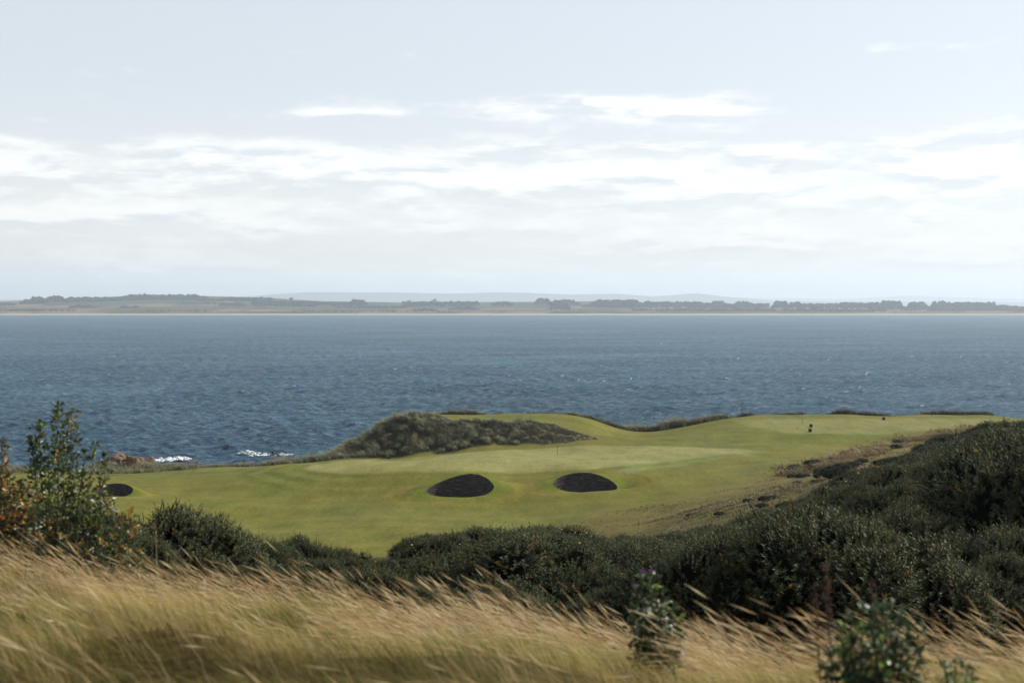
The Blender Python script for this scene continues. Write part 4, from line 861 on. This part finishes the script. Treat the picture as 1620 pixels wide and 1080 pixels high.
def rot_from(axis, roll):
    a_ = Vector(axis).normalized(); q = a_.to_track_quat('X', 'Z'); return (q @ Vector((0, 0, 0)), q, roll)
def place_leaves(parent, items, n_single, name='leaf'):
    """items: (pos, dir, length, kind). The first n_single become single leaf objects, the rest one joined part."""
    from mathutils import Quaternion
    VS, TS, CS = [], [], []; b0 = 0
    for i, (p_, d_, L, kd) in enumerate(items):
        q = Vector(d_).normalized().to_track_quat('X', 'Z') @ Quaternion((1, 0, 0), random.uniform(-1.2, 1.2))
        if i < n_single:
            o_ = obj(name, LEAFM[(kd, random.randint(0, 1))], parent, p_, q.to_euler(), L)
        else:
            V, T, C = leaf_geo(L, L * random.uniform(0.22, 0.32), np.array(LEAFC[kd]) * random.uniform(0.7, 1.3), random.uniform(0.2, 0.7), random.uniform(0.0, 0.4))
            Rm = np.array(q.to_matrix()); VS.append(V @ Rm.T + np.array(p_)); TS.append(T + b0); CS.append(C); b0 += 5
    if VS:
        f_ = obj('foliage', mesh_np('foliage', np.concatenate(VS), T=np.concatenate(TS), col=np.concatenate(CS), mats=[M_LEAF]), parent); f_['kind'] = 'stuff'
def stem_pts(p0, p1, n_=7, wob=0.03, sag=0.0):
    p0, p1 = np.array(p0, float), np.array(p1, float); t_ = np.linspace(0, 1, n_)[:, None]
    L = np.linalg.norm(p1 - p0); w_ = rng.normal(size=(n_, 3)) * wob * L; w_[0] = 0
    w_[1:-1] = (w_[:-2] + w_[1:-1] + w_[2:]) / 3
    return p0 + (p1 - p0) * t_ + w_ * np.sin(t_ * pi) + np.array((0, 0, 1)) * (sag * L * np.sin(t_ * pi))
def gz(x, y): return float(H(np.array([x]), np.array([y]))[0])
def shrub(name, px, d, label, cat, stems, kinds, wts, leafL, per, n_single=0, group=None, spread=0.07, start=0.35, seedy=None):
    """stems: list of (tip px, tip py, base px offset). Leaves in tufts along every stem and its side twigs."""
    x0 = PX(px, d); e = obj(name, None, None, (x0, d, gz(x0, d) - 0.05)); tag(e, label, cat, group)
    items = []
    for tp in stems:
        tx, ty = tp[0], tp[1]; dd = d + rng.uniform(-0.45, 0.45) * spread * 8
        tip = np.array((PX(tx, dd) - x0, dd - d, PZ(ty, dd) - (gz(x0, d) - 0.05))); b_ = np.array((PX(tp[2], d) - x0, (dd - d) * 0.4, 0.0))
        pts = stem_pts(b_, tip, 9, 0.02); Ls = np.linalg.norm(tip - b_)
        V, Q = tube(pts, np.linspace(0.009, 0.003, 9), 5); obj('stem', mesh_np('stem', V, Q=Q, smooth=True, mats=[M_STEM]), e)
        npos = int(per * Ls)
        for k in range(npos):
            st_ = 0.66 if (name == 'leafy_shrub' and ty < 700) else start; q = st_ + (1 - st_) * (k + rng.random()) / npos; f_ = q * 8; i_ = min(7, int(f_)); p_ = pts[i_] + (pts[i_ + 1] - pts[i_]) * (f_ - i_)
            a_ = k * 2.4 + rng.random(); dr = np.array((cos(a_), sin(a_), 0.55)); dr /= np.linalg.norm(dr)
            tw = spread * (1.5 if st_ > 0.6 else 1.0) * rng.uniform(0.3, 1.2) * (1.25 - 0.7 * q) * (2.0 if q < 0.75 else 1.0)
            kd = rng.choice(kinds, p=wts)
            for j in range(rng.integers(3, 6)):
                pos = p_ + dr * tw * rng.uniform(0.3, 1.0) + rng.normal(size=3) * 0.012
                ld = dr + rng.normal(size=3) * 0.55 + np.array((0, 0, 0.15)); items.append((pos, ld, leafL * rng.uniform(0.6, 1.2), kd if rng.random() < 0.8 else rng.choice(kinds, p=wts)))
        for j in range(5): items.append((tip + rng.normal(size=3) * 0.01, np.array((rng.normal() * 0.6, rng.normal() * 0.6, 0.9)), leafL * rng.uniform(0.7, 1.2), kinds[0]))
    items.sort(key=lambda it: -it[0][2])
    place_leaves(e, items, n_single); return e
shrub('leafy_shrub', 110, 13.2, 'tall leafy shrub at the left with thin bare stems rising against the sea', 'shrub',
      [(62, 670, 78), (92, 642, 90), (113, 655, 105), (50, 695, 76), (76, 712, 80), (98, 690, 95), (150, 705, 128), (165, 722, 150), (135, 715, 122), (56, 750, 70), (158, 752, 150), (118, 755, 112), (88, 770, 88), (140, 770, 132), (170, 780, 160), (104, 790, 104), (150, 815, 145), (120, 825, 118), (90, 820, 92), (80, 770, 82), (130, 750, 126), (160, 790, 156), (112, 775, 112), (178, 800, 172), (75, 800, 78), (140, 800, 136), (100, 770, 100)],
      ['green', 'deep', 'olive', 'fresh', 'gold'], [0.38, 0.25, 0.27, 0.07, 0.03], 0.062, 25, 170, spread=0.075, start=0.1)
shrub('autumn_shrub', 20, 13.6, 'rust brown shrub with orange leaves at the left edge', 'shrub',
      [(2, 700, 8), (15, 752, 14), (30, 765, 28), (45, 775, 40), (0, 760, 0), (-25, 745, -18), (60, 790, 55), (35, 800, 32), (8, 810, 10), (70, 815, 66), (50, 830, 48), (-50, 760, -45)],
      ['rust', 'olive', 'orange', 'deep', 'gold'], [0.42, 0.23, 0.10, 0.18, 0.07], 0.066, 44, 30, spread=0.085, start=0.12)
shrub('golden_shrub', 190, 12.6, 'low shrub with yellow and orange leaves at the foot of the tall leafy shrub', 'shrub',
      [(175, 800, 178), (190, 815, 190), (205, 810, 204), (215, 838, 212), (180, 850, 182), (160, 860, 165), (200, 870, 200), (220, 872, 216), (60, 792, 66), (40, 805, 48), (100, 850, 100), (130, 862, 130)],
      ['gold', 'olive', 'green', 'orange', 'pale', 'deep'], [0.08, 0.30, 0.26, 0.04, 0.04, 0.28], 0.055, 44, 24, spread=0.07, start=0.15)
M_PURPLE = plain_mat('thistle_flower', (0.30, 0.14, 0.34), 0.8, 0.3, 60); M_BRACT = plain_mat('thistle_bract', (0.07, 0.09, 0.045), 0.7, 0.3, 60)
M_DOWN = plain_mat('thistle_down', (0.72, 0.68, 0.64), 0.9, 0.08, 40, 0.05)
th = shrub('thistle_plant', 1035, 8.0, 'spiny green thistle with mauve flower heads standing in the grass brow right of the middle', 'plant',
      [(1003, 938, 1030), (1015, 915, 1032), (1032, 915, 1036), (1050, 935, 1040), (1065, 960, 1044), (1072, 985, 1050), (1010, 965, 1028), (1025, 950, 1034), (1045, 965, 1040), (1000, 985, 1020), (1060, 1005, 1048), (1015, 1000, 1028), (1040, 990, 1038), (1075, 1010, 1055)],
      ['green', 'fresh', 'pale', 'deep'], [0.46, 0.16, 0.16, 0.22], 0.046, 46, 120, spread=0.035, start=0.12)
def flower_head(parent, p_, r_, nm, mt, bract=True):
    n_ = 26; VS, TS = [], []; b0 = 0
    for k in range(n_):
        a_ = k * 2.4; q = math.sqrt((k + 0.5) / n_); dr = np.array((q * cos(a_), q * sin(a_), 1.15 - 0.7 * q)); dr /= np.linalg.norm(dr); sv = np.cross(dr, (0.2, 0.4, 0.9)); sv /= np.linalg.norm(sv)
        VS += [-sv * r_ * 0.12, sv * r_ * 0.12, dr * r_ * 1.2 + sv * r_ * 0.1, dr * r_ * 1.2 - sv * r_ * 0.1]; TS.append((b0, b0 + 1, b0 + 2, b0 + 3)); b0 += 4
    fl = obj(nm, mesh_np(nm, np.array(VS) + np.array((0, 0, r_ * 0.3)), Q=TS, mats=[mt]), parent, p_); fl['kind'] = 'stuff'
    if bract:
        V, T = lump_mesh(1, int(rng.integers(9999)), 0.12, 1.1); obj('bract', mesh_np('bract', V * r_ * 0.55, T=T, mats=[M_BRACT]), fl)
    return fl
zb = gz(PX(1035, 8), 8) - 0.05
for px, py in ((1003, 930), (1015, 907), (1030, 907), (1017, 1021)): flower_head(th, (PX(px, 8) - PX(1035, 8), 0, PZ(py, 8) - zb), 0.018, 'flower', M_PURPLE)
shrub('broadleaf_shrub', 1375, 5.6, 'blurred dark green broadleaf plant with shiny leaves at the bottom right', 'shrub',
      [(1330, 1000, 1360), (1345, 975, 1365), (1365, 965, 1370), (1385, 962, 1375), (1405, 958, 1380), (1425, 975, 1385), (1445, 1000, 1390), (1455, 1030, 1395), (1315, 1035, 1355), (1350, 1010, 1365), (1380, 995, 1375), (1410, 1000, 1380), (1430, 1025, 1386), (1305, 1060, 1350), (1340, 1045, 1360), (1372, 1035, 1370), (1400, 1040, 1380), (1425, 1060, 1386), (1455, 1070, 1400), (1360, 1068, 1366)],
      ['green', 'deep', 'fresh', 'olive', 'gold'], [0.36, 0.44, 0.12, 0.06, 0.02], 0.040, 62, 200, spread=0.035, start=0.1)
shrub('seedling', 1510, 5.4, 'small leafy weed at the bottom edge right of the broadleaf plant', 'plant', [(1495, 1052, 1506), (1512, 1046, 1510), (1530, 1058, 1514), (1500, 1070, 1508), (1540, 1075, 1518)], ['green', 'fresh', 'deep'], [0.5, 0.25, 0.25], 0.03, 60, 20, spread=0.025, start=0.2)
M_DOCK = plain_mat('dock_seed', (0.11, 0.055, 0.035), 0.85, 0.4, 80)
def dock(px, d, py, lab, n_=120, hd=0.45):
    x0 = PX(px, d); zb = gz(x0, d) - 0.03; e = obj('dock_stalk', None, None, (x0, d, zb)); tag(e, lab, 'seed stalk', 'brown seed stalks at the right')
    h_ = PZ(py, d) - zb; pts = stem_pts((0.03, 0, 0), (-0.03, 0, h_), 9, 0.015); V, Q = tube(pts, np.linspace(0.005, 0.002, 9), 5); obj('stem', mesh_np('stem', V, Q=Q, mats=[M_STEM]), e)
    VS, TS = [], []; b0 = 0
    for k in range(n_):
        q = 1 - hd * rng.random(); f_ = q * 8; i_ = min(7, int(f_)); p_ = pts[i_] + (pts[i_ + 1] - pts[i_]) * (f_ - i_); a_ = rng.uniform(0, 6.28)
        p_ = p_ + np.array((cos(a_), sin(a_), 0.5)) * rng.uniform(0.002, 0.022) * (1.4 - q)*2
        V, T = LUMPS[rng.integers(6)]; VS.append(V[:] * rng.uniform(0.003, 0.006) + p_); TS.append(T + b0); b0 += len(V)
    s_ = obj('seed_head', mesh_np('seed_head', np.concatenate(VS), T=np.concatenate(TS), mats=[M_DOCK]), e); s_['kind'] = 'stuff'
dock(1318, 5.9, 895, 'tallest brown dock stalk rising just left of the broadleaf plant'); dock(1300, 6.2, 925, 'short brown dock stalk left of the tallest one', 70); dock(1388, 6.0, 918, 'thin brown dock stalk rising behind the broadleaf plant', 60, 0.35)
# dead umbel and thistle-down by the big gorse bush
x0 = PX(252, 13); zb = gz(x0, 13) - 0.03; e = obj('dead_umbel', None, None, (x0, 13, zb)); tag(e, 'dry brown flower stalk standing upright in front of the large gorse bush', 'dry stalk')
h_ = PZ(838, 13) - zb; pts = stem_pts((0, 0, 0), (-0.03, 0, h_), 8, 0.01); V, Q = tube(pts, np.linspace(0.006, 0.004, 8), 5); M_DRY = plain_mat('dry_stalk', (0.22, 0.16, 0.09), 0.8, 0.3, 40); obj('stem', mesh_np('stem', V, Q=Q, mats=[M_DRY]), e)
for k in range(9):
    a_ = k * 2.4; V, Q = tube(stem_pts((-0.03, 0, h_), (-0.03 + 0.06 * cos(a_), 0.06 * sin(a_), h_ + 0.05), 4, 0.02), [0.002] * 4, 4); obj('ray', mesh_np('ray', V, Q=Q, mats=[M_DRY]), e)
x0 = PX(321, 12.2); zb = gz(x0, 12.2) - 0.03; e = obj('seeding_thistle', None, None, (x0, 12.2, zb)); tag(e, 'thistle gone to white down in the grass below the large gorse bush', 'plant')
h_ = PZ(932, 12.2) - zb; V, Q = tube(stem_pts((0.04, 0, 0), (0, 0, h_), 7, 0.02), [0.005] * 7, 5); obj('stem', mesh_np('stem', V, Q=Q, mats=[M_DRY]), e)
for k in range(7): flower_head(e, (rng.normal() * 0.022, rng.normal() * 0.02, h_ + rng.uniform(-0.05, 0.05)), 0.022, 'seed_head', M_DOWN, False)

# ------------------------------------------------------------------ shore rocks, surf
def rock(px, d, sx_, sy_, sz_, seed, c, lab, grp, sink=0.3, z=None, py=None):
    bm = bmesh.new(); bmesh.ops.create_icosphere(bm, subdivisions=3, radius=1.0); r = np.random.default_rng(seed); ph = r.random(6) * 6.28
    for v_ in bm.verts:
        q = v_.co.copy(); k_ = 1 + 0.22 * sin(3.1 * q.x + ph[0]) * cos(2.7 * q.y + ph[1]) + 0.16 * sin(6 * q.z + 2 * q.x + ph[2]) + 0.12 * sin(9 * q.x + ph[3]) * sin(8 * q.y + ph[4]) + 0.10 * (r.random() - 0.5)
        q *= k_; q.z = round(q.z * 5 + 0.4 * q.x) / 5 * 0.6 + q.z * 0.4; v_.co = q
    V = np.array([v_.co[:] for v_ in bm.verts]) * (sx_, sy_, sz_); T = np.array([[q_.index for q_ in f_.verts] for f_ in bm.faces]); bm.free()
    zz = (gz(PX(px, d), d) if z is None else z)
    if py is not None: zz = PZ(py, d) - sz_ * 0.6
    return tag(obj('shore_rock', mesh_np('shore_rock', V, T=T, mats=[c]), None, (PX(px, d), d, zz), (0, 0, r.random() * 6.28)), lab, 'rock', grp)
M_ROCK = plain_mat('lichen_rock', (0.11, 0.08, 0.058), 0.9, 0.6, 0.9, 0.2, 0.6); M_ORANGE = plain_mat('orange_rock', (0.14, 0.088, 0.050), 0.9, 0.4, 1.0, 0.2, 0.5); M_WET = plain_mat('wet_rock', (0.018, 0.017, 0.016), 0.35, 0.4, 1.0, 0.5, 0.5)
for k, (px, py, sx_, sz_, mt, lab) in enumerate(((178, 727, 2.6, 1.3, M_ROCK, 'brown shore rock next to the tall shrub'), (188, 721, 2.0, 1.1, M_ORANGE, 'orange topped shore rock, highest of the outcrop'), (196, 732, 2.6, 1.2, M_ROCK, 'grey brown rock low in the middle of the outcrop'), (209, 724, 1.25, 1.9, M_ORANGE, 'upright orange rock in the middle of the shore outcrop'),
                                               (220, 727, 1.9, 1.2, M_ROCK, 'dark brown rock right of the upright orange one'), (237, 727, 1.8, 1.1, M_ROCK, 'dark square rock at the right end of the outcrop'), (229, 733, 2.2, 0.9, M_ROCK, 'low rock at the foot of the right end of the outcrop'), (165, 731, 2.2, 1.2, M_ROCK, 'brown rock half behind the tall shrub'), (205, 735, 2.4, 0.9, M_ORANGE, 'low orange streaked rock at the foot of the upright one'))):
    rock(px, 318 + (k % 3) * 3, sx_, sx_ * 0.9, sz_, 300 + k, mt, lab, 'rocks of the shore outcrop', py=py)
for k, (px, py, d, sx_, sz_, lab) in enumerate(((280, 733, 340, 4.2, 0.6, 'flat black wet ledge at the water edge beside the surf'), (300, 731, 342, 2.8, 0.5, 'right end of the flat black ledge at the water edge'), (432, 716.5, 367, 1.4, 0.7, 'black skerry rock awash left of its neighbours'), (440, 718, 366, 1.8, 0.6, 'black skerry rock awash, widest of the row'), (426, 718, 366, 1.2, 0.4, 'low black rock at the left end of the skerries'), (446, 719, 365, 1.1, 0.35, 'low black rock at the right end of the skerries'), (217, 654.5, 505, 0.8, 0.45, 'small dark rock alone far out in the water above the shore outcrop'))):
    rock(px, d, sx_, sx_ * 0.5, sz_, 330 + k, M_WET, lab, None, py=py)
M_FOAM = plain_mat('foam', (0.80, 0.82, 0.82), 0.85, 0.06, 1.0, 0.1)
def surf(spots, lab):
    VS, TS = [], []; b0 = 0
    for px, py, wpx, n_ in spots:
        d = EYE * F / (py - HOR)
        for k in range(n_):
            V, T = LUMPS[rng.integers(6)]; s_ = rng.uniform(0.08, 0.38)
            VS.append(V * (s_ * 1.8, s_ * 1.4, s_ * 0.55) + (PX(px + rng.normal() * wpx * 0.42, d), d + rng.normal() * 1.5, 0.18 + abs(rng.normal()) * 0.18)); TS.append(T + b0); b0 += len(V)
    return tag(obj('surf', mesh_np('surf', np.concatenate(VS), T=np.concatenate(TS), smooth=True, mats=[M_FOAM])), lab, None, None, 'stuff')
surf([(264, 729, 14, 70), (284, 727, 15, 70), (272, 728, 30, 50), (250, 731, 16, 20)], 'white surf breaking by the shore outcrop'); surf([(385, 717, 8, 30), (398, 719, 12, 22), (415, 721, 22, 26), (450, 721, 14, 12)], 'thin white surf around the skerries')

# ------------------------------------------------------------------ golf things
M_POLE = plain_mat('flagstick_paint', (0.10, 0.10, 0.05), 0.4, 0.15, 20); M_FLAG = plain_mat('dark_flag', (0.03, 0.035, 0.03), 0.8, 0.2, 10); M_BLACK = plain_mat('black_box', (0.012, 0.012, 0.013), 0.5, 0.2, 10); M_POST = plain_mat('weathered_post', (0.05, 0.045, 0.04), 0.85, 0.4, 10)
fx, fy, fz = rayhit(882, 719.5, 240)
e = obj('flagstick', None, None, (fx, fy, fz)); tag(e, 'thin flagstick with a limp dark flag standing in the green', 'flagstick')
top_z = PZ(703.5, fy) - fz; V, Q = tube([(0, 0, 0), (-0.03, 0, top_z * 0.5), (-0.09, 0, top_z)], [0.035, 0.032, 0.028], 8); obj('pole', mesh_np('pole', V, Q=Q, smooth=True, mats=[M_POLE]), e)
tt = np.linspace(0, 1, 9); V = []
for q in tt: V += [(-0.075 - 0.012 * sin(q * 3), 0.0, top_z - 0.02 - q * 0.75), (-0.02 + 0.035 * sin(q * 5) - 0.1 * (1 - q) * 0.2, 0.03 * sin(q * 7), top_z - 0.05 - q * 0.80)]
V = np.array(V); Q = [(2 * i, 2 * i + 1, 2 * i + 3, 2 * i + 2) for i in range(8)]; V2 = V + (0, 0.012, 0)
obj('flag', mesh_np('flag', np.concatenate([V, V2]), Q=Q + [tuple(q_ + 18 for q_ in reversed(f_)) for f_ in Q] + [(0, 18, 19, 1), (16, 17, 35, 34)] + [(2 * i, 2 * i + 2, 2 * i + 20, 2 * i + 18) for i in range(8)] + [(2 * i + 1, 2 * i + 19, 2 * i + 21, 2 * i + 3) for i in range(8)], mats=[M_FLAG]), e)
def boxm(n, a, b_, mat, par=None, bev=0.03):
    bm = bmesh.new(); bmesh.ops.create_cube(bm, size=1.0)
    for v_ in bm.verts: v_.co = Vector([(a[i] + b_[i]) / 2 + v_.co[i] * (b_[i] - a[i]) for i in range(3)])
    bmesh.ops.bevel(bm, geom=bm.edges[:], offset=bev, segments=1, affect='EDGES'); me = bpy.data.meshes.new(n); bm.to_mesh(me); bm.free(); me.materials.append(mat); return obj(n, me, par)
for px, py, s_, lab in ((1283, 676, 0.62, 'black tee box marker with post, upper of the pair on the raised tee'), (1281.5, 683.5, 0.66, 'black tee box marker with post, lower of the pair on the raised tee'), (1398, 664.5, 0.6, 'black tee box marker alone at the back edge of the raised tee')):
    x, y, z = rayhit(px, py, 290); e = obj('tee_marker', None, None, (x, y, z)); tag(e, lab, 'tee marker', 'black boxes on the raised tee')
    h_ = s_ * 1.15; boxm('box', (-s_ / 2, -s_ / 2, h_ - s_), (s_ / 2, s_ / 2, h_), M_BLACK, e, 0.04); boxm('lid', (-s_ / 2 - .03, -s_ / 2 - .03, h_ + 0.002), (s_ / 2 + .03, s_ / 2 + .03, h_ + 0.05), M_BLACK, e, 0.015)
    for q in (-1, 1): boxm('leg', (q * s_ * 0.35 - .04, -.04, -0.1), (q * s_ * 0.35 + .04, .04, h_ - s_ - 0.002), M_BLACK, e, 0.01)
for px, py, hh, lab in ((1180, 662.5, 0.75, 'short dark post in the fringe at the left end of the raised tee'), (1474, 662, 0.85, 'short dark post in the fringe at the right of the raised tee')):
    x = PX(px, 352); e = obj('edge_post', None, None, (x, 352, gz(x, 352))); tag(e, lab, 'post'); boxm('post', (-.2, -.12, -.1), (.2, .12, hh), M_POST, e, 0.03); boxm('cap', (-.24, -.16, hh + .002), (.24, .16, hh + .07), M_POST, e, 0.02)
for px, py, lab in ((1262, 678, 'tiny dark peg on the tee left of the pair of boxes'), (1270, 669.5, 'thin upright stick on the tee above the tiny peg')):
    x, y, z = rayhit(px, py, 290); k_ = 0.9 if px == 1270 else 0.4; V, Q = tube([(0, 0, 0), (0.01, 0, k_ * 0.8), (0.02, 0, k_)], [0.05, 0.05, 0.02], 7); e = obj('tee_peg', mesh_np('tee_peg', V, Q=Q, mats=[M_POST]), None, (x, y, z)); tag(e, lab, 'peg')
print('gorse bushes', cnt)
